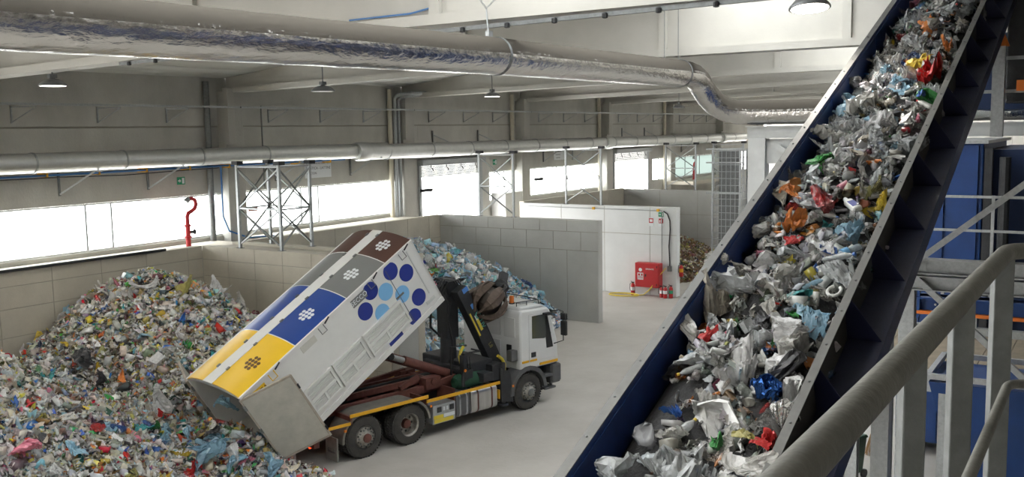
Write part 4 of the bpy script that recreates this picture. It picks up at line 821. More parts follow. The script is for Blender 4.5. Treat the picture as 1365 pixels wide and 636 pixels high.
# ================================================================ STEEL PORTAL UNDER THE DUCT
SP = thing('steel_portal', 'galvanised steel portal frame carrying the foil duct beyond the conveyor', 'steel frame', (27.5, 8.95, 0))
S = lambda nm, mb, mm=white_steel, **k: mb.build(nm, mm, SP, world=True, **k)
S('portal_beam', MB().ibeam((27.5, 9.3, 7.71), (27.5, -6.8, 7.71), .34, .36, .025)); S('portal_column', MB().ibeam((27.5, 8.95, 0.02), (27.5, 8.95, 7.53), .5, .42, .03, (1, 0, 0)))
S('portal_column', MB().ibeam((27.5, -6.6, 0.02), (27.5, -6.6, 7.53), .34, .34, .025, (0, 1, 0)))
S('gusset_plate', MB().prism([(27.49, 8.7, 7.52), (27.49, 7.7, 7.52), (27.49, 7.9, 7.15), (27.49, 8.4, 6.8), (27.49, 8.7, 6.8)], (0, 0, 0), (.02, 0, 0)))
S('diagonal_brace', MB().bar((27.4, 8.35, 7.3), (27.4, 6.2, 5.6), .12, .14)); S('base_plate', MB().box(27.2, 27.8, 8.65, 9.25, 0, .03))
# wire mesh tower behind
MT = thing('mesh_tower', 'tall wire mesh cage tower beside the wood chip bay', 'mesh tower', (38, 13.55, 0))
mx0, mx1, my0, my1 = 37.6, 38.5, 13.0, 14.15
for x in (mx0, mx1):
    for y in (my0, my1): MB().bar((x, y, 0), (x, y, 7.0), .06, .06).build('corner_post', galv, MT, world=True)
mb = MB()
for z in np.arange(.2, 7.01, .28):
    for a, b in (((mx0, my0), (mx0, my1)), ((mx0, my0), (mx1, my0)), ((mx1, my0), (mx1, my1)), ((mx0, my1), (mx1, my1))): mb.bar((*a, z), (*b, z), .022, .022)
mb.build('ring_wires', galv, MT, world=True)
mb = MB()
for k in range(1, 6):
    y = my0 + (my1 - my0) * k / 6; x = mx0 + (mx1 - mx0) * k / 6
    mb.bar((mx0, y, 0), (mx0, y, 7), .018, .018).bar((mx1, y, 0), (mx1, y, 7), .018, .018).bar((x, my0, 0), (x, my0, 7), .018, .018)
mb.build('upright_wires', galv, MT, world=True)
for z in (5.2, 6.45, 7.0): MB().bar((mx0 - .05, my0 - .15, z), (mx0 - .05, my1 + .25, z), .06, .06).build('crossbar', galv, MT, world=True)
MB().box(mx0 + .2, mx1 - .2, my0 + .2, my1 - .2, 0, 6.9).build('cable_riser', galv_dull, MT, world=True)
# ================================================================ HANDRAIL AND PLATFORM NEAR THE CAMERA
PF = thing('platform', 'steel grating platform the picture is taken from', 'platform', (1, -.4, 6.1))
for i in range(26): MB().box(-1.5 + i * .15, -1.5 + i * .15 + .02, -1.6, .75, 6.16, 6.2).build('grating_bar', galv_dull, PF, world=True)
MB().box(-1.5, 2.4, -1.6, -1.5, 6.0, 6.2).build('edge_beam', galv, PF, world=True); MB().box(-1.5, 2.4, .7, .8, 6.0, 6.2).build('edge_beam', galv, PF, world=True)
for x, y in ((-1.4, -1.55), (2.3, -1.55), (-1.4, .75), (2.3, .75)): MB().bar((x, y, 0), (x, y, 6.0), .14, .14).build('platform_leg', galv, PF, world=True)
HR = thing('handrail', 'thick grey tubular handrail sloping up to the right in the foreground', 'handrail', atd(1205, 470, 2.0))
b, c = atd(1343, 335, 2.8), atd(1500, 332, 3.0); a = b + (atd(1080, 612, 1.05) - b) * 1.12
def bendpath(a, b, c, r=.08, n=6):
    d1 = (a - b).normalized(); d2 = (c - b).normalized(); p = b + d1 * r; q = b + d2 * r
    return [a] + [p.lerp(b, k / n).lerp(b.lerp(q, k / n), k / n) for k in range(n + 1)] + [c]
MB().tube(bendpath(a, b, c), .024, 24).build('top_rail', tube_m, HR, smooth=True, world=True)
for px, d_, py in ((1222, 1.68, 470), (1287, 2.14, 400), (1341, 2.72, 341)):
    p = atd(px, py, d_ + .05); 
    pw = {1222: .044, 1287: .052, 1341: .058}[px]; u = V(math.sin(HEAD), -math.cos(HEAD), 0); fwd_ = V(math.cos(HEAD), math.sin(HEAD), 0)
    q = [p - u * pw / 2, p + u * pw / 2, p + u * pw / 2 + fwd_ * .03, p - u * pw / 2 + fwd_ * .03]
    MB().hexa([V(k.x, k.y, 6.1) for k in q] + q).build('post', galv_dull, HR, bev=.004, world=True)
MB().tube(bendpath(atd(1278, 668, 1.75), atd(1344, 512, 2.6), atd(1480, 510, 2.8), .05), .0125, 16).build('knee_rail', tube_m, HR, smooth=True, world=True)
# ================================================================ SORTING MACHINES TO THE RIGHT
SF = thing('machine_frame', 'galvanised steel frame with diagonal braces in front of the blue machines', 'steel frame', (14, 1, 0))
X = 14.0
f0 = lambda px, py, xx=X: atx(px, py, xx)
S2 = lambda nm, mb, mm=galv, **k: mb.build(nm, mm, SF, world=True, **k)
pl, pr = f0(1196, 355), f0(1420, 362)
zb = (pl.z + pr.z) / 2
S2('cross_beam', MB().ibeam((X, pl.y, zb), (X, pr.y - 3, zb), .25, .2, .015)); S2('cross_beam', MB().ibeam((X, pl.y, zb - .23), (X, pr.y - 3, zb - .23), .25, .2, .015))
S2('node_plate', MB().prism([f0(1190, 380), f0(1235, 380), f0(1235, 340), f0(1222, 330), f0(1190, 345)], (0, 0, 0), (-.02, 0, 0)))
S2('diagonal_brace', MB().bar(f0(1217, 352) - V(.06, 0, 0), f0(1420, 207) - V(.06, 0, 0), .08, .08)); S2('diagonal_brace', MB().bar(f0(1210, 358) - V(.06, 0, 0), f0(1420, 555) - V(.06, 0, 0), .08, .08))
S2('frame_leg', MB().ibeam((X + .3, pl.y - .1, 0), (X + .3, pl.y - .1, zb - .3), .2, .2, .015, (1, 0, 0))); S2('frame_leg', MB().ibeam((X + .3, -3, 0), (X + .3, -3, zb - .3), .2, .2, .015, (1, 0, 0)))
BM = thing('blue_girder', 'blue bolted girder with orange underside behind the grey steel frame', 'girder', (16, 1, 4))
pa, pb = atx(1196, 392, 16), atx(1420, 428, 16)
MB().box(16, 16.25, -4, pa.y, pb.z, pa.z).build('girder_web', blue_m, BM, world=True); MB().box(15.9, 16.3, -4, pa.y - .1, pb.z - .05, pb.z).build('orange_flange', chip_b, BM, world=True); MB().box(15.88, 16.3, -4, pa.y, pa.z - .03, pa.z).build('top_flange', blue_m, BM, world=True)
mb = MB()
for k in range(7):
    for dz_ in (.1, .25, .4): mb.cyl((15.97, pa.y - .15 - k * .42, pb.z + dz_), (16.0, pa.y - .15 - k * .42, pb.z + dz_), .018, 8)
mb.build('rivets', galv, BM, world=True)
MB().prism([(15.95, pa.y, pb.z + .45), (15.95, pa.y - .35, pb.z + .45), (15.95, pa.y - .35, pb.z - .1), (15.95, pa.y - .1, pb.z - .25), (15.95, pa.y, pb.z - .1)], (0, 0, 0), (-.04, 0, 0)).build('end_lug', blue_m, BM, world=True)
for y in (pa.y - .2, -3.5): MB().bar((16.1, y, 0), (16.1, y, pb.z), .15, .15).build('girder_leg', galv, BM, world=True)
# big blue sorter housing with guard rails
BB = thing('sorter_housing', 'large blue sheet-metal sorter housing behind the conveyor', 'machine', (24, 2, 0))
p0, p1 = atx(1228, 192, 24), atx(1312, 192, 24); zt = p0.z; zl = atx(1260, 470, 24).z
MB().box(24, 29, p1.y, p0.y + .4, .3, zt).build('body', blue_m, BB, bev=.03, world=True); MB().box(23.9, 29.1, p1.y - .1, p0.y + .5, zt, zt + .07).build('roof_plate', galv, BB, world=True)
MB().box(24.6, 30, -6, p1.y, .3, zt - .15).build('rear_body', mat('machine_blue_dark', (.01, .03, .10), .5, var=.3, vscale=2), BB, world=True)
for y in (p1.y + .15, p1.y + .85, p0.y): MB().box(23.94, 24, y - .05, y + .05, .4, zt - .05).build('panel_rib', blue_m, BB, world=True)
mb = MB()
for k in range(12): mb.cyl((23.97, p1.y + .1 + k * .16, zl + 1.2), (24.0, p1.y + .1 + k * .16, zl + 1.2), .02, 8)
mb.build('rivets', galv, BB, world=True)
MB().bar((23.92, p1.y - .12, .5), (23.92, p1.y - .12, zt - .1), .16, .2).tube([(23.9, p1.y - .45, zt - .3), (23.9, p1.y - .45, 1)], .12, 10).build('pipe_stack', dark, BB, world=True)
GR = thing('guard_rail', 'thin grey guard rail in front of the blue sorter housing', 'railing', (21.5, 2, 4))
for px, py in ((1228, 261), (1228, 305)): z_ = atx(px, py, 21.5).z; MB().bar((21.5, atx(px, py, 21.5).y + .5, z_), (21.5, -4, z_), .05, .05).build('rail', galv, GR, world=True)
for px in (1323, 1228): y_ = atx(px, 300, 21.5).y; MB().bar((21.5, y_, 3.9), (21.5, y_, atx(px, 261, 21.5).z), .06, .06).build('rail_post', galv, GR, world=True)
WK = thing('walkway', 'raised steel walkway with worn deck below the blue girder', 'walkway', (18, 1, 3.5))
pw0, pw1 = atx(1165, 470, 18.5), atx(1420, 440, 18.5)
zd = atx(1240, 470, 19).z
for k in range(14): MB().box(17.2, 21, 4.1 - .42 * (k + 1) + .01, 4.1 - .42 * k, zd - .04, zd).build('deck_board', wood_m, WK, world=True)
MB().box(17.1, 17.25, -4, 4.15, zd - .25, zd + .1).build('kick_plate', galv, WK, world=True); MB().box(20.95, 21.1, -4, 4.15, zd - .25, zd + .15).build('kick_plate', galv, WK, world=True)
for x in (17.5, 20.6):
    for y in (3.9, -3.0): MB().ibeam((x, y, 0), (x, y, zd - .05), .2, .2, .015, (1, 0, 0)).build('walkway_leg', galv, WK, world=True)
for x in (17.5, 20.6): MB().box(x - .2, x + .2, 3.7, 4.1, 0, .12).build('foot_block', galv_dull, WK, world=True)
for px in (1255, 1300): p = atx(px, 430, 21); MB().bar((21, p.y, zd), (21, p.y, zd + 1.1), .06, .06).build('rail_post', galv, WK, world=True)
MB().bar((21, 4.1, zd + 1.1), (21, -4, zd + 1.1), .06, .06).build('rail', galv, WK, world=True)
HP = thing('blue_hopper', 'blue funnel-shaped hopper under the walkway at the lower right', 'hopper', (15.5, 1, 0))
q0, q1 = atx(1238, 500, 15.5), atx(1480, 500, 15.5); zh = q0.z; zl2 = 1.6
def hop(y0, y1, z0, z1, in_): return MB().hexa([(15.5 + in_, y0 + in_, z0), (17 - in_, y0 + in_, z0), (17 - in_, y1 - in_, z0), (15.5 + in_, y1 - in_, z0), (15.5, y0, z1), (17, y0, z1), (17, y1, z1), (15.5, y1, z1)])
hop(-3, q0.y, 1.5, zh - .1, .55).build('funnel', blue_m, HP, world=True); [MB().bar(p_, q_, .08, .08).build('rim_bar', galv, HP, world=True) for p_, q_ in (((15.45, -3, zh), (15.45, q0.y, zh)), ((17.05, -3, zh), (17.05, q0.y, zh)), ((15.45, q0.y, zh), (17.05, q0.y, zh)))]
MB().box(15.9, 16.6, -2.5, q0.y - .45, .25, 1.5).build('discharge_box', blue_m, HP, world=True)
for y in (q0.y - .2, -2.9):
    for x in (15.6, 16.9): MB().bar((x, y, 0), (x, y, zh - .1), .12, .12).build('hopper_leg', galv, HP, world=True)
MB().bar((15.45, q0.y - .1, 2.2), (15.45, -3, 2.2), .08, .1).build('belt_rail', galv, HP, world=True)
UD = thing('upper_drive', 'dark blue drive unit and gantry at the upper right corner', 'machine', (20, 2, 9))
u0 = atx(1300, 125, 20)
MB().box(20, 23, -4, u0.y, u0.z - .3, u0.z + 1.1).build('drive_body', MATS['machine_blue_dark'], UD, world=True); MB().box(19.6, 20, -4, atx(1345, 60, 20).y, u0.z - .2, u0.z + 3.2).build('drive_panel', dark, UD, bev=.03, world=True)
yp = atx(1332, 90, 19.2).y; zt_ = atx(1332, 62, 19.2).z
MB().bar((19.2, yp, u0.z - .8), (19.2, yp, zt_), .2, .2).build('gantry_post', galv, UD, world=True); MB().cyl((19.2, yp, zt_), (19.2, yp, zt_ + .28), .16, 12, .05).build('warning_cap', chip_b, UD, world=True)
MB().bar((19.3, u0.y + .3, atx(1330, 78, 19.3).z), (19.3, -4, atx(1330, 78, 19.3).z), .06, .06).bar((19.3, u0.y + .3, atx(1330, 122, 19.3).z), (19.3, -4, atx(1330, 122, 19.3).z), .06, .06).build('gantry_rail', galv, UD, world=True)
MB().box(19.0, 19.2, yp - .5, yp - .3, atx(1332, 122, 19.1).z, atx(1332, 108, 19.1).z).build('orange_block', chip_b, UD, world=True)
# wheelie bin and broom on the floor
bn = thing('wheelie_bin', 'dark green two-wheeled bin on the floor between the steel posts', 'bin', (21.6, 4.85, 0), (0, 0, R(-20)))
MB().hexa([(-.2, -.19, .12), (.2, -.19, .12), (.2, .19, .12), (-.2, .19, .12), (-.27, -.24, .92), (.27, -.24, .92), (.27, .24, .92), (-.27, .24, .92)]).build('body', bin_g, bn, bev=.02); MB().hexa([(-.31, -.27, .92), (.3, -.27, .92), (.3, .27, .92), (-.31, .27, .92), (-.28, -.24, 1.0), (.26, -.24, .99), (.26, .24, .99), (-.28, .24, 1.0)]).build('lid', bin_g, bn, bev=.02)
for y in (-.22, .22): MB().cyl((.2, y - .03, .1), (.2, y + .03, .1), .1, 14).build('bin_wheel', black_p, bn)
MB().cyl((.33, -.2, .93), (.33, .2, .93), .02, 8).build('handle', bin_g, bn)
br = thing('broom', 'straw broom leaning head down beside a steel post', 'broom', (23.4, 4.75, 0), (R(6), R(-6), 0))
mb = MB()
for k in range(60): a_ = random.random() * 6.28; r_ = random.random() ** .5; mb.cyl((.05 * r_ * math.cos(a_), .05 * r_ * math.sin(a_), .75), (.2 * r_ * math.cos(a_), .2 * r_ * math.sin(a_), .02), .008, 4)
mb.build('bristles', straw, br); MB().cyl((0, 0, .7), (0, 0, 1.7), .018, 8).build('handle', wood_m, br)
o = MB().box(27, 27.6, 5.2, 5.9, 0, 1.0).build('floor_cabinet', mat('cabinet_yellow', (.6, .5, .05), .5), bev=.02); tag(o, 'yellow floor cabinet glimpsed beyond the conveyor frame', 'cabinet')
# ================================================================ WASTE
def crumple(n, seed, amp=.35, folds=7, squeeze=.75):
    g = np.random.default_rng(seed); u = np.linspace(-.5, .5, n + 1); U, W_ = np.meshgrid(u, u); p = np.stack([U.ravel(), W_.ravel()], 1)
    z = np.zeros(len(p)); d2 = np.zeros_like(p)
    for i in range(folds):
        a = g.uniform(0, PI); d = np.array([math.cos(a), math.sin(a)]); c = g.uniform(-.35, .35); q = np.abs(p @ d - c); am = g.uniform(-1, 1) * amp * (.9 ** i)
        z += am * q; d2 -= np.outer(np.sign(p @ d - c) * q, d) * abs(am) * .4
    ang = np.arctan2(p[:, 1], p[:, 0]); k = 1 + .18 * np.sin(3 * ang + g.uniform(0, 6)) + .12 * np.sin(5 * ang + g.uniform(0, 6))
    xy = (p + d2) * squeeze * k[:, None]; z += g.normal(0, .02, len(p)); z -= z.mean()
    v = np.column_stack([xy, z]); m_ = n + 1
    f = [(j * m_ + i, j * m_ + i + 1, (j + 1) * m_ + i + 1, (j + 1) * m_ + i) for j in range(n) for i in range(n)]
    return v / (np.ptp(v, 0).max()), f
def crush(v, g, k, depth):
    """push in flat facets like dents of a crushed bag"""
    for i in range(k):
        d = g.normal(size=3); d /= np.linalg.norm(d); q = v @ d; c = np.quantile(q, g.uniform(1 - depth, .97)); over = q > c; v[over] -= np.outer((q[over] - c) * g.uniform(.9, 1.75), d)
    return v
def ridged(v, g, f, a):
    s = g.uniform(0, 50, 3); out = np.empty(len(v))
    for i, p in enumerate(v): out[i] = 1 - abs(noise.noise(Vector(p * f + s))) * 2.2
    return out * a
def ball(sub):
    bm = bmesh.new(); bmesh.ops.create_icosphere(bm, subdivisions=sub, radius=.5); v = np.array([x.co[:] for x in bm.verts]); f = [tuple(x.index for x in q.verts) for q in bm.faces]; bm.free(); return v, f
def blob(sub, seed, flat=.65, amp=.3, folds=9):
    g = np.random.default_rng(seed); v, f = ball(sub); v = v * np.array([1, g.uniform(.65, 1.), flat]); v = crush(v, g, folds, .5)
    if sub >= 3:
        n0 = v / (np.linalg.norm(v, axis=1)[:, None] + 1e-6); v = v + n0 * (ridged(v, g, 4., .09) + ridged(v, g, 9., .05))[:, None]; v = crush(v, g, 5, .35)
    v += g.normal(0, .006, v.shape)
    return v / np.ptp(v, 0).max(), f
def crumpled_film(n, seed, folds=9):
    g = np.random.default_rng(seed); v, f = crumple(n, seed, .55, 10, .85); v = v.copy(); v[:, 2] += ridged(v, g, 3.5, .22) + ridged(v, g, 8., .07); v = crush(v, g, folds, .45)
    v[:, 2] -= v[:, 2].mean(); v += g.normal(0, .004, v.shape); return v / np.ptp(v, 0).max(), f
def bottle(seed, n=10):
    g = np.random.default_rng(seed); cr_ = g.uniform(.6, 1.0); prof = [(.001, -.5), (.12, -.5), (.14, -.47), (.14, -.2), (.125, -.17), (.14, -.13), (.14, .15), (.1, .28), (.045, .37), (.045, .42)]
    mb = MB().lathe(prof, (0, 0, 0), 'x', n); v = np.array(mb.v); v[:, 2] *= cr_; v += np.sin(v[:, [1, 2, 0]] * 23 + seed) * .008
    return v, mb.f
def carton(seed):
    g = np.random.default_rng(seed); a, b, c = .5, g.uniform(.25, .4), g.uniform(.08, .28); mb = MB().box(-a, a, -b, b, -c, c); v = np.array(mb.v); v += g.normal(0, .05, v.shape); return v, mb.f
def cup(seed):
    mb = MB().lathe([(.2, -.35), (.3, .3), (.33, .32), (.28, .28), (.18, -.3), (.001, -.3)], (0, 0, 0), 'z', 12); v = np.array(mb.v); v[:, 1] *= .7; return v, mb.f
def as_mesh(vf, name, material, smooth=False):
    me = bpy.data.meshes.new(name); me.from_pydata([tuple(p) for p in vf[0]], [], vf[1]); me.materials.append(material)
    if smooth: me.shade_smooth()
    return me
def rotmats(n, g, tilt):
    a = g.uniform(0, 2 * PI, n); th = np.abs(g.normal(0, tilt, n)); ax = g.uniform(0, 2 * PI, n)
    ca, sa = np.cos(a), np.sin(a); Z = np.zeros((n, 3, 3)); Z[:, 0, 0] = ca; Z[:, 0, 1] = -sa; Z[:, 1, 0] = sa; Z[:, 1, 1] = ca; Z[:, 2, 2] = 1
    kx, ky = np.cos(ax), np.sin(ax); c, s = np.cos(th), np.sin(th); T = np.zeros((n, 3, 3))
    T[:, 0, 0] = c + kx * kx * (1 - c); T[:, 0, 1] = kx * ky * (1 - c); T[:, 0, 2] = ky * s; T[:, 1, 0] = kx * ky * (1 - c); T[:, 1, 1] = c + ky * ky * (1 - c); T[:, 1, 2] = -kx * s
    T[:, 2, 0] = -ky * s; T[:, 2, 1] = kx * s; T[:, 2, 2] = c
    return T @ Z
def basis(nrm):     # (n,3) normals -> rotation taking z to the normal
    z = nrm / np.linalg.norm(nrm, axis=1)[:, None]; x = np.cross(np.tile([0, 1., 0], (len(z), 1)), z); x /= np.linalg.norm(x, axis=1)[:, None]; y = np.cross(z, x)
    return np.stack([x, y, z], 2)
def scatter_mesh(name, pos, nrm, size, colr, templates, pick, g, material, parent=None, tilt=.5):
    B = basis(nrm) @ rotmats(len(pos), g, tilt); vs, fs, cs = [], [], []; off = 0; loops = []; sizes = []
    for ti, (tv, tf) in enumerate(templates):
        idx = np.where(pick == ti)[0]
        if not len(idx): continue
        v = np.einsum('nij,kj->nki', B[idx] * size[idx][:, None, None], np.asarray(tv)) + pos[idx][:, None, :]
        vs.append(v.reshape(-1, 3)); k = len(tv); cs.append(np.repeat(colr[idx], k, 0))
        fl_ = np.concatenate([np.asarray(f) for f in tf]); fz = np.array([len(f) for f in tf])
        loops.append((fl_[None, :] + (off + k * np.arange(len(idx)))[:, None]).ravel()); sizes.append(np.tile(fz, len(idx))); off += k * len(idx)
    vs = np.concatenate(vs); loops = np.concatenate(loops).astype(np.int32); sizes = np.concatenate(sizes).astype(np.int32); cs = np.concatenate(cs)
    me = bpy.data.meshes.new(name); me.vertices.add(len(vs)); me.vertices.foreach_set('co', vs.astype(np.float32).ravel()); me.loops.add(len(loops)); me.loops.foreach_set('vertex_index', loops)
    me.polygons.add(len(sizes)); me.polygons.foreach_set('loop_start', np.concatenate([[0], np.cumsum(sizes)[:-1]]).astype(np.int32)); me.update(calc_edges=True); me.validate()
    at = me.color_attributes.new('Col', 'FLOAT_COLOR', 'POINT'); at.data.foreach_set('color', np.column_stack([cs, np.ones(len(cs))]).astype(np.float32).ravel()); me.materials.append(material)
    o = bpy.data.objects.new(name, me); COL.objects.link(o)
    if parent: o.parent = parent
    return o
T_LOW = [crumple(4, s, .6, 6) for s in range(10)] + [crumpled_film(5, 20 + s, 4) for s in range(4)] + [blob(2, s, .6, .3, 12) for s in range(3)] + [bottle(s, 7) for s in range(3)] + [carton(s) for s in range(4)] + [crumple(3, 40 + s, .9, 5, .5) for s in range(4)]
T_MID = [crumpled_film(9, 100 + s, 6) for s in range(14)] + [blob(2, 100 + s, .6, .4, 14) for s in range(5)] + [bottle(s, 9) for s in range(3)] + [carton(s) for s in range(3)]
PAL = {k: tuple(min(.8, q * 1.16) for q in c) for k, c in {'beige': (.46, .42, .35), 'pale': (.58, .57, .54), 'white': (.72, .72, .70), 'clear': (.48, .50, .51), 'grey': (.30, .30, .29), 'dark': (.045, .045, .05), 'blue': (.04, .13, .42), 'lightblue': (.26, .44, .56), 'teal': (.05, .30, .31), 'green': (.06, .32, .08), 'red': (.52, .035, .035), 'orange': (.65, .22, .05), 'yellow': (.68, .50, .06), 'pink': (.55, .18, .25), 'brown': (.18, .11, .06), 'olive': (.33, .30, .10)}.items()}
def palette(names, wts, n, g, jit=.14):
    w_ = np.array(wts, float); idx = g.choice(len(names), n, p=w_ / w_.sum()); c = np.array([PAL[k] for k in names])[idx]; c = c * (1 + g.normal(0, jit, (n, 1))) + g.normal(0, .025, (n, 3)); return np.clip(c, .01, .85), idx
MIXN = ['beige', 'pale', 'white', 'clear', 'grey', 'dark', 'blue', 'lightblue', 'teal', 'green', 'red', 'orange', 'yellow', 'pink', 'brown', 'olive']
MIX1 = [30, 22, 11, 17, 16, 9, 2.4, 2.6, 1, 1.8, 2, 2, 2.4, .9, 7, 5]
MIX2 = [5, 14, 16, 26, 4, 1.2, 3, 32, 4, 1, 1, 1, 1, .5, .5, .5]
MIX3 = [6, 24, 17, 38, 8, 3, 2.5, 4, .8, 1.2, 1.5, 2.6, 1.4, .5, 1.5, 1]
def cone(x, y, cx, cy, rx, ry, h, pw=1.25):
    d = np.sqrt(((x - cx) / rx) ** 2 + ((y - cy) / ry) ** 2); return h * np.clip(1 - d, 0, 1) ** (1 / pw) if False else h * (1 - np.clip(d, 0, 1) ** pw)
def lump(x, y, s): return .5 * np.sin(x * 1.7 / s + 1.3) * np.cos(y * 1.9 / s) + .3 * np.sin(x * 3.9 / s + y * 2.7 / s) + .2 * np.cos(x * 6.1 / s - y * 5.3 / s)
def smax(a, b, k=.35): h = np.clip(.5 + .5 * (a - b) / k, 0, 1); return b * (1 - h) + a * h + k * h * (1 - h)
def h1(x, y):
    a = cone(x, y, 18.0, 24.3, 5.5, 6.6, 3.95, 1.3); b = cone(x, y, 10.0, 22.3, 5.7, 8.0, 3.9, 1.3); c = cone(x, y, 14.35, 17.25, 1.9, 2.1, 1.3, 1.3); e = cone(x, y, 12.6, 21.6, 5.0, 5.6, 1.35, 2.0)
    z = smax(smax(a, b), smax(c, e)); z = z - 2.5 * np.clip(x - 15.6 - np.clip(y - 17.6, 0, 9) * 2.5, 0, 1); return np.where(z > .12, z + .14 * lump(x, y, 1.) * np.clip(z, 0, 1), z - .15)
def h2(x, y):
    a = cone(x, y, 30.4, 24.9, 8.4, 6.5, 3.45, 1.5); z = a + .16 * lump(x, y, .9) * np.clip(a, 0, 1); return np.where(a > .1, z, -.15)
def h3(x, y):
    a = cone(x, y, 49.5, 25.0, 8, 7.5, 2.6, 1.7); return np.where(a > .08, a + .08 * lump(x, y, .8), -.15)
def hnormal(h, x, y, e=.08): return np.column_stack([-(h(x + e, y) - h(x - e, y)) / (2 * e), -(h(x, y + e) - h(x, y - e)) / (2 * e), np.ones_like(x)])
def heightfield(h, x0, x1, y0, y1, st):
    xs = np.arange(x0, x1 + st * .5, st); ys = np.arange(y0, y1 + st * .5, st); X_, Y_ = np.meshgrid(xs, ys); Z_ = h(X_, Y_) - .06; v = np.column_stack([X_.ravel(), Y_.ravel(), Z_.ravel()]); m_ = len(xs); f = []
    zf = Z_.ravel()
    for j in range(len(ys) - 1):
        for i in range(m_ - 1):
            q = (j * m_ + i, j * m_ + i + 1, (j + 1) * m_ + i + 1, (j + 1) * m_ + i)
            if max(zf[k] for k in q) > -.1: f.append(q)
    return v, f
def visible(px, margin=25):
    q = (np.asarray(px) - CC) @ CM; u = 682.5 + F * q[:, 0] / q[:, 2]; v = 318 + F * q[:, 1] / q[:, 2]
    return (q[:, 2] > .2) & (u > -margin - 60) & (u < 1365 + margin) & (v > -margin) & (v < 636 + margin + 60)
def pile(name, label, h, box, n, mix, g, smin, smax_, base, film=.35):
    x0, x1, y0, y1 = box
    t = thing(name, label, 'waste pile', ((x0 + x1) / 2, (y0 + y1) / 2, 0), kind='stuff')
    def place(m_):
        x = g.uniform(x0, x1 - .14, m_ * 4); y = g.uniform(y0, y1 - .14, m_ * 4); z = h(x, y); nr = hnormal(h, x, y); view = CC - np.column_stack([x, y, z]); ok = (z > .0) & ((nr * view).sum(1) > 0) & visible(np.column_stack([x, y, z]))
        k = np.where(ok)[0][:m_]; return np.column_stack([x, y, z])[k], nr[k]
    v, f = heightfield(h, x0, x1, y0, y1, .22); me = as_mesh((v, f), 'mound', base, True); o = bpy.data.objects.new('mound', me); COL.objects.link(o); o.parent = t; o['kind'] = 'stuff'; o.location = -Vector(t.location)
    for nm, frac, mm in (('loose_pieces', 1 - film, W_STUFF), ('loose_film', film, W_SFILM)):
        m_ = int(n * frac)
        if m_ < 5: continue
        p, nr = place(m_); m_ = len(p); sz = np.clip(np.exp(g.normal(math.log((smin * smax_) ** .5), .42, m_)), smin * .6, smax_ * 1.3); c, _ = palette(MIXN, mix, m_, g); c = np.clip(c * 1.2, 0, .85)
        pk = g.integers(0, len(T_LOW), m_); p = p + nr / np.linalg.norm(nr, axis=1)[:, None] * (sz * g.uniform(-.1, .3, m_))[:, None]
        o = scatter_mesh(nm, p, nr, sz, c, T_LOW, pk, g, mm, t, .6); o['kind'] = 'stuff'; o.location = -Vector(t.location)
    return t
base1 = mat('waste_ground', (.30, .275, .235), .9, var=.6, vscale=9, bump=.6, bscale=14); base2 = mat('waste_ground_blue', (.30, .38, .42), .9, var=.5, vscale=9, bump=.6)
g1 = np.random.default_rng(5)
pile('mixed_waste_pile', 'mixed plastic waste heaped in the left bay and spilling to the truck', h1, (6.5, 21.3, 14.8, 25.9), 24000, MIX1, g1, .075, .22, base1, .25)
pile('bottle_pile', 'pale blue heap of crushed plastic bottles behind the truck', h2, (23.15, 34.25, 17.3, 25.6), 8000, MIX2, g1, .14, .34, base2, .4)
pile('wood_chip_pile', 'brown heap of shredded wood chips in the far bay', h3, (42, 53.5, 17.5, 25.85), 5000, [6, 1, 0, 0, 4, 4, 0, 0, 0, 0, 0, 0, 0, 0, 30, 6], g1, .08, .2, mat('chip_ground', (.16, .11, .07), .95, var=.5, vscale=8, bump=.6), 0.0001)
# ---- single pieces that can be told apart
FILM_M = [as_mesh(crumpled_film(22, 300 + s, 8), 'film', W_FILM) for s in range(14)]; BAG_M = [as_mesh(blob(4, 300 + s, .6, .42, 16), 'bag', W_FILM) for s in range(10)]
SHEET_M = [as_mesh(crumpled_film(16, 340 + s, 5), 'sheet', W_PLAS) for s in range(6)]; SACK_M = [as_mesh(blob(4, 340 + s, .6, .4, 14), 'sack', W_PLAS) for s in range(6)]
BOT_M = [as_mesh(bottle(60 + s, 14), 'bottle', W_FILM, True) for s in range(4)]; BOX_M = [as_mesh(carton(70 + s), 'carton', W_PLAS) for s in range(5)]; CUP_M = [as_mesh(cup(s), 'cup', W_PLAS, True) for s in range(2)]
FOIL_M = [as_mesh(crumpled_film(18, 380 + s, 6), 'foil', W_FOIL) for s in range(3)]
cap_v = MB().lathe([(.05, .41), (.05, .49), (.001, .49)], (0, 0, 0), 'x', 10); CAP_M = as_mesh((np.array(cap_v.v), cap_v.f), 'cap', W_PLAS)
KIND = {'film': (FILM_M, 'plastic_film', 'plastic film', 'crumpled'), 'bag': (BAG_M, 'plastic_bag', 'plastic bag', 'crumpled'), 'sheet': (SHEET_M, 'plastic_sheet', 'plastic sheet', 'creased'), 'sack': (SACK_M, 'refuse_sack', 'refuse sack', 'bunched'), 'bottle': (BOT_M, 'plastic_bottle', 'plastic bottle', 'empty'), 'carton': (BOX_M, 'carton', 'carton', 'squashed'), 'cup': (CUP_M, 'plastic_cup', 'plastic cup', 'empty'), 'foil': (FOIL_M, 'foil_wrapper', 'foil wrapper', 'creased')}
CNAME = {'beige': 'beige', 'pale': 'pale grey', 'white': 'white', 'clear': 'clear', 'grey': 'grey', 'dark': 'black', 'blue': 'dark blue', 'lightblue': 'light blue', 'teal': 'teal', 'green': 'green', 'red': 'red', 'orange': 'orange', 'yellow': 'yellow', 'pink': 'pink', 'brown': 'brown', 'olive': 'olive'}
LOOSE, NAMEDP = [], []
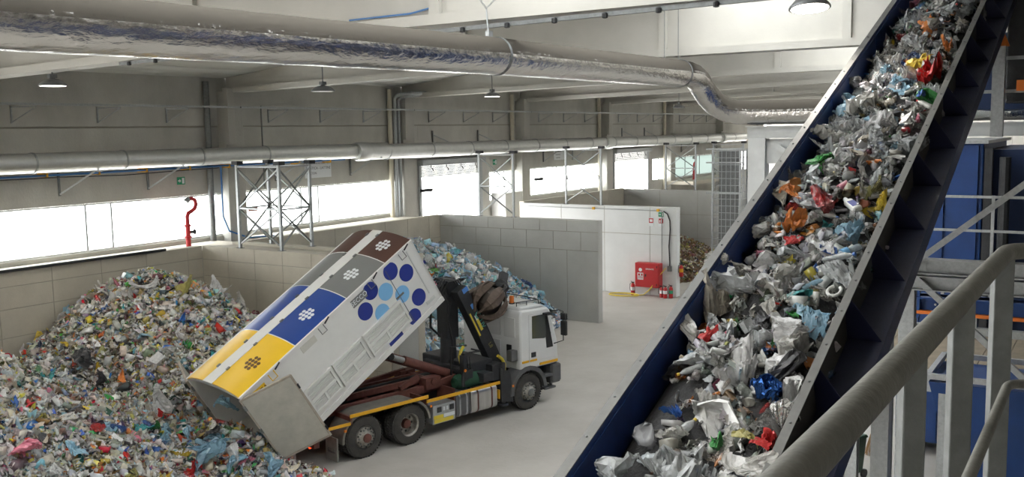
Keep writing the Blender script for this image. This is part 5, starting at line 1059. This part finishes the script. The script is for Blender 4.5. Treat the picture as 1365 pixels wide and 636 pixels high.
def piece(kind, colr, pos, nrm, size, g, where, label=None, rgb=None, yaw=None, stretch=(1, 1, 1), tilt=.35):
    ms, nm, noun, adj = KIND[kind]; o = bpy.data.objects.new(nm, ms[int(g.integers(len(ms)))]); COL.objects.link(o)
    Bm = basis(np.array([nrm], float)) @ rotmats(1, g, tilt); 
    if yaw is not None: Bm = basis(np.array([nrm], float)) @ np.array([[[math.cos(yaw), -math.sin(yaw), 0], [math.sin(yaw), math.cos(yaw), 0], [0, 0, 1]]])
    mm = Matrix([list(r_) for r_ in Bm[0]]).to_4x4() @ Matrix.Diagonal((size * stretch[0], size * stretch[1], size * stretch[2], 1)); mm.translation = Vector(pos); o.matrix_basis = mm
    c = np.array(rgb or PAL[colr]); c = np.clip(c * (1 + (0 if rgb else g.normal(0, .12))), .01, .85); o.color = (*c, 1)
    tag(o, label or '%s %s %s %s' % (adj, CNAME[colr], noun, where), noun, None if label else '%ss %s' % (noun, where))
    (NAMEDP if label else LOOSE).append((o, np.array(pos), '%s %s' % (CNAME[colr], noun), adj, where, size, noun))
    if kind == 'bottle':
        k = bpy.data.objects.new('cap', CAP_M); COL.objects.link(k); k.parent = o; cc = PAL[['blue', 'white', 'red', 'green', 'yellow'][int(g.integers(5))]]; k.color = (*cc, 1)
    return o
def on_pile(h, px, py, lo=8, hi=60):
    d = ray(px, py); t0 = None
    for t_ in np.arange(lo, hi, .03):
        p = CC + d * t_
        if h(np.array([p[0]]), np.array([p[1]]))[0] > p[2]: return p
    return None
g2 = np.random.default_rng(21)
# named pieces on the mixed pile: pixel, kind, colour, size in metres, label
for px, py, k, c, s, lab in [(103, 578, 'sack', 'blue', .62, 'royal blue plastic sack low on the front of the mixed pile'), (142, 515, 'sack', 'dark', .75, 'long black refuse sack halfway up the front of the mixed pile'), (200, 378, 'sack', 'white', .85, 'big white plastic bag on the crest of the mixed pile'), (240, 392, 'sack', 'olive', .95, 'olive translucent sack hanging below the crest of the mixed pile'), (285, 380, 'sheet', 'white', .7, 'white film draped over the right end of the crest'), (320, 388, 'sheet', 'pale', .6, 'pale film at the right shoulder of the mixed pile'), (85, 466, 'sack', 'yellow', .5, 'mustard yellow bag at the left foot of the rear heap'), (116, 480, 'sheet', 'dark', .8, 'black strip of sheeting at the left foot of the rear heap'), (192, 452, 'sheet', 'lightblue', .5, 'light blue sheet in the middle of the rear heap'), (185, 472, 'sack', 'dark', .65, 'black sack in the middle of the rear heap'), (263, 542, 'sack', 'red', .42, 'red bag close to the open container door'), (215, 547, 'sack', 'white', .75, 'white knotted bag left of the container opening'), (216, 561, 'sheet', 'red', .35, 'dark red sheet just below the white knotted bag'), (185, 573, 'sheet', 'teal', .48, 'teal sheet at the foot of the mixed pile'), (143, 573, 'sheet', 'lightblue', .42, 'small light blue sheet beside the teal one'), (195, 612, 'sack', 'dark', .62, 'black sack at the bottom near the pile edge'), (44, 629, 'sack', 'pink', .75, 'pink bag at the lower left edge of the pile'), (290, 592, 'sack', 'dark', .5, 'black sack in the load just tipped out'), (297, 611, 'bag', 'lightblue', .8, 'big light blue bag in the load just tipped out'), (305, 632, 'bag', 'lightblue', .75, 'lowest light blue bag of the tipped load'), (338, 628, 'bag', 'lightblue', .55, 'bright blue bag at the right edge of the tipped load'), (325, 570, 'bag', 'blue', .55, 'blue bag sliding from the container mouth'), (262, 628, 'sheet', 'red', .5, 'red sheet at the bottom left of the tipped load'), (312, 604, 'carton', 'white', .3, 'white carton on top of the tipped load'), (100, 605, 'sheet', 'lightblue', .5, 'light blue sheet under the royal blue sack'), (185, 632, 'sack', 'white', 1.0, 'cream white sack at the bottom edge below the pile'), (20, 555, 'bag', 'white', .5, 'white bag at the left edge of the pile'), (160, 505, 'sheet', 'orange', .38, 'orange sheet near the long black sack')]:
    p = None
    while p is None or p[1] > 25.6: p = on_pile(h1, px, py); py += 3
    nr = hnormal(h1, np.array([p[0]]), np.array([p[1]]))[0]; nr = nr / np.linalg.norm(nr); piece(k, c, p + nr * s * .24, nr, s * 1.08, g2, '', lab)
def scatter_single(h, box, n, names, wts, kinds, kw, smin, smax_, g, where, minpx=.25):
    x0, x1, y0, y1 = box; cnt = 0; pts = []
    while cnt < n:
        x, y = g.uniform(x0, x1), g.uniform(y0, y1); z = float(h(np.array([x]), np.array([y]))[0])
        if z < .12: continue
        nr = hnormal(h, np.array([x]), np.array([y]))[0]; nr /= np.linalg.norm(nr); p = np.array([x, y, z])
        if nr @ (CC - p) <= 0 or not visible(p[None], -5)[0]: continue
        if any((p[0] - q[0]) ** 2 + (p[1] - q[1]) ** 2 < minpx ** 2 for q in pts): continue
        pts.append(p); cnt += 1; k = kinds[int(g.choice(len(kinds), p=np.array(kw) / sum(kw)))]; c = names[int(g.choice(len(names), p=np.array(wts) / sum(wts)))]; s = g.uniform(smin, smax_); piece(k, c, p + nr * s * .1, nr, s, g, where)
scatter_single(h1, (7, 21.2, 15, 25.8), 270, MIXN, [12, 16, 14, 16, 6, 8, 4, 5, 2, 3, 4, 4, 4, 1.5, 3, 3], ['film', 'bag', 'sheet', 'sack', 'bottle', 'carton', 'cup'], [30, 16, 16, 6, 8, 6, 3], .18, .4, g2, 'on the mixed waste pile')
scatter_single(h2, (24, 33.5, 18.3, 25.1), 130, MIXN, MIX2, ['film', 'bag', 'bottle', 'sack'], [20, 40, 20, 5], .35, .7, g2, 'on the blue bottle pile')
# the load sliding out of the container
scatter_single(h1, (13.0, 15.3, 15.9, 18.6), 48, MIXN, [1, 4, 5, 12, 2, 3, 9, 30, 3, 2, 2, 0, 1, 1, 0, 0], ['film', 'bag', 'bottle', 'sack'], [22, 40, 14, 12], .28, .55, g2, 'on the mixed waste pile', .16)
# ---- waste on the conveyor
g3 = np.random.default_rng(33)
def ch(x, y):       # height of the waste above the belt line, measured along the belt normal
    e = np.clip((y - YR) / .25, 0, 1) * np.clip((YL - y) / .38, 0, 1); e = np.clip(e, .0, 1) ** .6
    return BH + .02 + .27 * e + .05 * np.sin(x * 2.1 + y * 3.3) * e + .03 * np.sin(x * 5.7 - y * 4.1) * e
n_ = 2000; x = g3.uniform(5.2, 19.8, n_); y = YR + .03 + (YL - YR - .12) * g3.uniform(0, 1, n_) ** .85; hh = ch(x, y)
keep = ~((x < 7.6) & (y > YL - .35)); x, y, hh = x[keep], y[keep], hh[keep]; n_ = len(x)
p = np.column_stack([x, y, CO + x * tt]) + np.outer(hh, CN[:]); nr = np.tile(np.array(CN[:]), (n_, 1)) + g3.normal(0, .25, (n_, 3)); sz = g3.uniform(.07, .2, n_); c, _ = palette(MIXN, MIX3, n_, g3); c = c * .7; pk = g3.integers(0, len(T_MID), n_); half = n_ * 2 // 5
cs_ = thing('conveyor_waste', 'loose small plastic scraps filling the conveyor belt', 'waste', (XA, 2.7, cz(XA)), kind='stuff')
for nm, sl, mm in (('scrap_pieces', slice(0, half), W_STUFF), ('scrap_film', slice(half, n_), W_SFILM)):
    o = scatter_mesh(nm, p[sl], nr[sl], sz[sl], c[sl], T_MID, pk[sl], g3, mm, cs_, .6); o['kind'] = 'stuff'; o.location = -Vector(cs_.location)
xs = np.arange(4, 20.3, .14); ys = np.linspace(YR + .01, YL - .02, 12); v = []; f = []
for a in xs:
    for b in ys: hgt = float(ch(np.array([a]), np.array([b]))[0]) - .05; v.append(cpt(a, b, max(hgt, BH + .003)))
m_ = len(ys)
for j in range(len(xs) - 1):
    for i in range(m_ - 1): f.append((j * m_ + i, j * m_ + i + 1, (j + 1) * m_ + i + 1, (j + 1) * m_ + i))
me = as_mesh((v, f), 'scrap_bed', mat('scrap_ground', (.035, .035, .037), .8, var=.6, vscale=14, bump=.7), True); o = bpy.data.objects.new('scrap_bed', me); COL.objects.link(o); o.parent = cs_; o['kind'] = 'stuff'; o.location = -Vector(cs_.location)
def on_belt(px, py, h=-.09):
    d = ray(px, py); nn = np.array(CN[:]); p0 = np.array([0, 0, CO]) + nn * h; t_ = ((p0 - CC) @ nn) / (d @ nn); return CC + d * t_
cn = np.array(CN[:])
NAMED = [(942, 548, 'sack', 'white', .5, 'big white crumpled carrier bag low on the conveyor'), (1058, 549, 'foil', 'white', .24, 'silver foil sheet beside the right wall of the conveyor'), (1032, 520, 'foil', 'blue', .26, 'shiny blue and gold snack wrapper on the conveyor'), (1005, 515, 'sack', 'dark', .3, 'black bag behind the shiny blue wrapper'), (1050, 436, 'sack', 'dark', .32, 'dark blue flat bag lying across the conveyor'), (1058, 418, 'sheet', 'green', .12, 'small bright green lid in the middle of the conveyor'), (1068, 389, 'sheet', 'teal', .2, 'teal wrapper in the middle of the conveyor'), (1077, 308, 'sack', 'red', .22, 'bright red bag on the conveyor'), (1053, 298, 'sheet', 'orange', .26, 'orange wrapper beside the bright red bag'), (1100, 333, 'sack', 'blue', .27, 'navy blue bag in the middle of the conveyor'), (1152, 262, 'sack', 'dark', .3, 'black printed bag beside the white bottle'), (1052, 280, 'bag', 'orange', .2, 'brownish orange bag near the left conveyor wall'), (1153, 305, 'film', 'lightblue', .3, 'light blue film near the right conveyor wall'), (1238, 95, 'sheet', 'red', .5, 'large red bag high on the conveyor by the right wall'), (1215, 87, 'sheet', 'yellow', .36, 'yellow bag high on the conveyor'), (1240, 122, 'sack', 'green', .34, 'green bag high on the conveyor by the right wall'), (1226, 113, 'sack', 'blue', .24, 'blue bag left of the green bag'), (1195, 108, 'bag', 'lightblue', .28, 'light blue bag high on the conveyor'), (1240, 38, 'sheet', 'orange', .3, 'orange wrapper near the top of the conveyor'), (1266, 60, 'sheet', 'orange', .26, 'orange red wrapper at the right wall near the top'), (1027, 588, 'sheet', 'red', .2, 'red and orange packet at the lower right of the belt'), (1000, 580, 'sheet', 'olive', .2, 'green printed packet at the lower right of the belt'), (1000, 617, 'sheet', 'white', .22, 'white paper tray at the lower right of the belt'), (1085, 230, 'bag', 'green', .24, 'dark green netting bag near the left wall'), (1050, 250, 'bag', 'beige', .3, 'beige bag near the left conveyor wall'), (1176, 222, 'bag', 'white', .34, 'white translucent bag in the upper middle of the belt'), (1095, 330, 'film', 'white', .34, 'white film beside the navy bag'), (880, 612, 'film', 'clear', .42, 'heap of clear film at the lower left of the belt'), (915, 622, 'bag', 'clear', .42, 'clear bag at the bottom of the belt'), (965, 405, 'bag', 'clear', .36, 'clear bag by the left conveyor wall'), (1048, 480, 'bag', 'white', .28, 'white bag right of the dark flat bag'), (1056, 510, 'sheet', 'white', .26, 'white and brown printed packet by the right wall'), (1130, 165, 'film', 'clear', .38, 'clear film near the left wall of the upper belt'), (1165, 215, 'sheet', 'orange', .16, 'orange scrap in the upper middle of the belt'), (1290 - 60, 88 - 40, 'bag', 'pale', .42, 'pale bag near the top of the belt')]
for px, py, k, c_, s, lab in NAMED:
    P_ = on_belt(px, py); P_[1] = min(max(P_[1], YR + .02 + s * .5), YL - .02 - s * .5); piece(k, c_, P_, cn, s * 1.2, g3, '', lab, rgb=tuple(q * (1 if c_ == 'white' else .85) for q in PAL[c_]), tilt=.2)
# white detergent bottle with a blue label, and a pale blue water bottle
P_ = on_belt(1137, 274, -.13); t = thing('detergent_bottle', 'white detergent bottle with a blue label lying on the conveyor', 'bottle', P_)
t.matrix_basis = Matrix.Translation(Vector(P_)) @ frame_mtx((0, 0, 0), (V(0, -1, 0) * .62 - CD * .78), CN.cross((V(0, -1, 0) * .62 - CD * .78).normalized()))
MB().hexa([(-.13, -.055, -.03), (.12, -.06, -.03), (.12, .06, -.03), (-.13, .055, -.03), (-.13, -.045, .035), (.12, -.05, .035), (.12, .05, .035), (-.13, .045, .035)]).build('body', white_p, t, bev=.02, smooth=True); MB().box(-.06, .08, -.038, .038, .033, .037).build('label', dot_d, t); MB().lathe([(.025, -.19), (.025, -.13), (.03, -.12)], (0, 0, 0), 'x', 12).build('cap', sign_w, t)
P_ = on_belt(1128, 336, -.15); o = piece('bottle', 'lightblue', P_, cn, .33, g3, '', 'pale blue water bottle with a printed label by the right wall', rgb=(.50, .60, .68), yaw=2.5)
MB().lathe([(.144, -.05), (.144, .17)], (0, 0, 0), 'x', 14).build('label', dot_l, o)
P_ = on_belt(1112, 388, -.15); t_ = thing('plastic_ring', 'white corrugated plastic ring by the right conveyor wall', 'ring', P_)
MB().tube([V(*(np.array(CD[:]) * .09 * math.cos(a) + np.array([0, 1, 0]) * .06 * math.sin(a))) for a in np.linspace(.4, 5.6, 20)], .016, 8).build('curl', white_p, t_, smooth=True)
# the rest of the pieces that show on the belt
cnt = 0; used = []; big = [(on_belt(q[0], q[1]), q[4] * .42) for q in NAMED]
while cnt < 262:
    x_ = 5.3 + 14.2 * g3.random() ** 1.15; y_ = YR + .07 + (YL - YR - .2) * g3.random() ** .85
    if x_ < 7.6 and y_ > YL - .42: continue
    if any((x_ - a) ** 2 + (y_ - b) ** 2 < .13 ** 2 for a, b in used): continue
    if any((x_ - b_[0]) ** 2 + (y_ - b_[1]) ** 2 < r_ ** 2 for b_, r_ in big): continue
    hh_ = float(ch(np.array([x_]), np.array([y_]))[0]); P_ = np.array(cpt(x_, y_, hh_ + g3.uniform(.0, .06))[:]); used.append((x_, y_)); cnt += 1
    k = ['film', 'bag', 'sheet', 'sack', 'bottle', 'carton', 'cup', 'foil'][int(g3.choice(8, p=np.array([40, 22, 14, 4, 8, 4, 4, 4]) / 100))]
    c_ = MIXN[int(g3.choice(16, p=np.array(MIX3) / sum(MIX3)))]; s = {'film': g3.uniform(.22, .46), 'bag': g3.uniform(.16, .36), 'sheet': g3.uniform(.12, .24), 'sack': g3.uniform(.14, .24), 'bottle': g3.uniform(.2, .3), 'carton': g3.uniform(.07, .13), 'cup': g3.uniform(.12, .17), 'foil': g3.uniform(.1, .18)}[k]
    s *= 1.22; P_[1] = min(max(P_[1], YR + .02 + s * .42), YL - .02 - s * .42); f_ = .8 * (1 + g3.normal(0, .12)); piece(k, c_, P_, cn, s, g3, 'on the conveyor belt', rgb=tuple(q * f_ for q in PAL[c_]), tilt=.45)

# ---- labels that say which piece: its size, its place on the heap or belt and a neighbour of another colour
def px_of(p): q = (p - CC) @ CM; return 682.5 + F * q[0] / q[2], 318 + F * q[1] / q[2]
for i, (o, p, what, adj, where, size, noun) in enumerate(LOOSE):
    u, v = px_of(p); best = None
    for (o2, p2, what2, *_) in LOOSE + NAMEDP:
        if what2 == what or o2 is o: continue
        d = float(((p2 - p) ** 2).sum())
        if best is None or d < best[0]: best = (d, what2.replace('plastic ', ''))
    if 'conveyor' in where:
        xf = (p[0] - 5.3) / 14.2; lev = ['lowest', 'low', 'lower middle', 'middle', 'upper middle', 'upper', 'top'][min(6, int(math.sqrt(max(0, xf)) * 7))]; yf = (p[1] - YR) / (YL - YR); side = 'right edge' if yf < .33 else 'left edge' if yf > .66 else 'centre'
        lab = '%s by %s, %s of %s belt' % (what, best[1], side, lev)
    elif 'mixed' in where:
        side = ['far left', 'left', 'middle', 'right', 'far right'][min(4, max(0, int(u / 75)))]; lev = ['crest', 'upper slope', 'mid slope', 'lower slope', 'foot'][min(4, max(0, int((v - 370) / 53)))]
        lab = '%s by %s, %s %s of mixed pile' % (what, best[1], side, lev)
    else:
        side = ['left', 'middle', 'right'][min(2, max(0, int((u - 540) / 50)))]; lev = ['crest', 'upper slope', 'lower slope'][min(2, max(0, int((v - 330) / 45)))]
        lab = '%s by %s, %s %s of bottle pile' % (what, best[1], side, lev)
    o['label'] = ' '.join((('little ' if size < (.2 if 'conveyor' in where else .28) else 'large ' if size > (.3 if 'conveyor' in where else .4) else '') + adj + ' ' + lab).split()[:16])
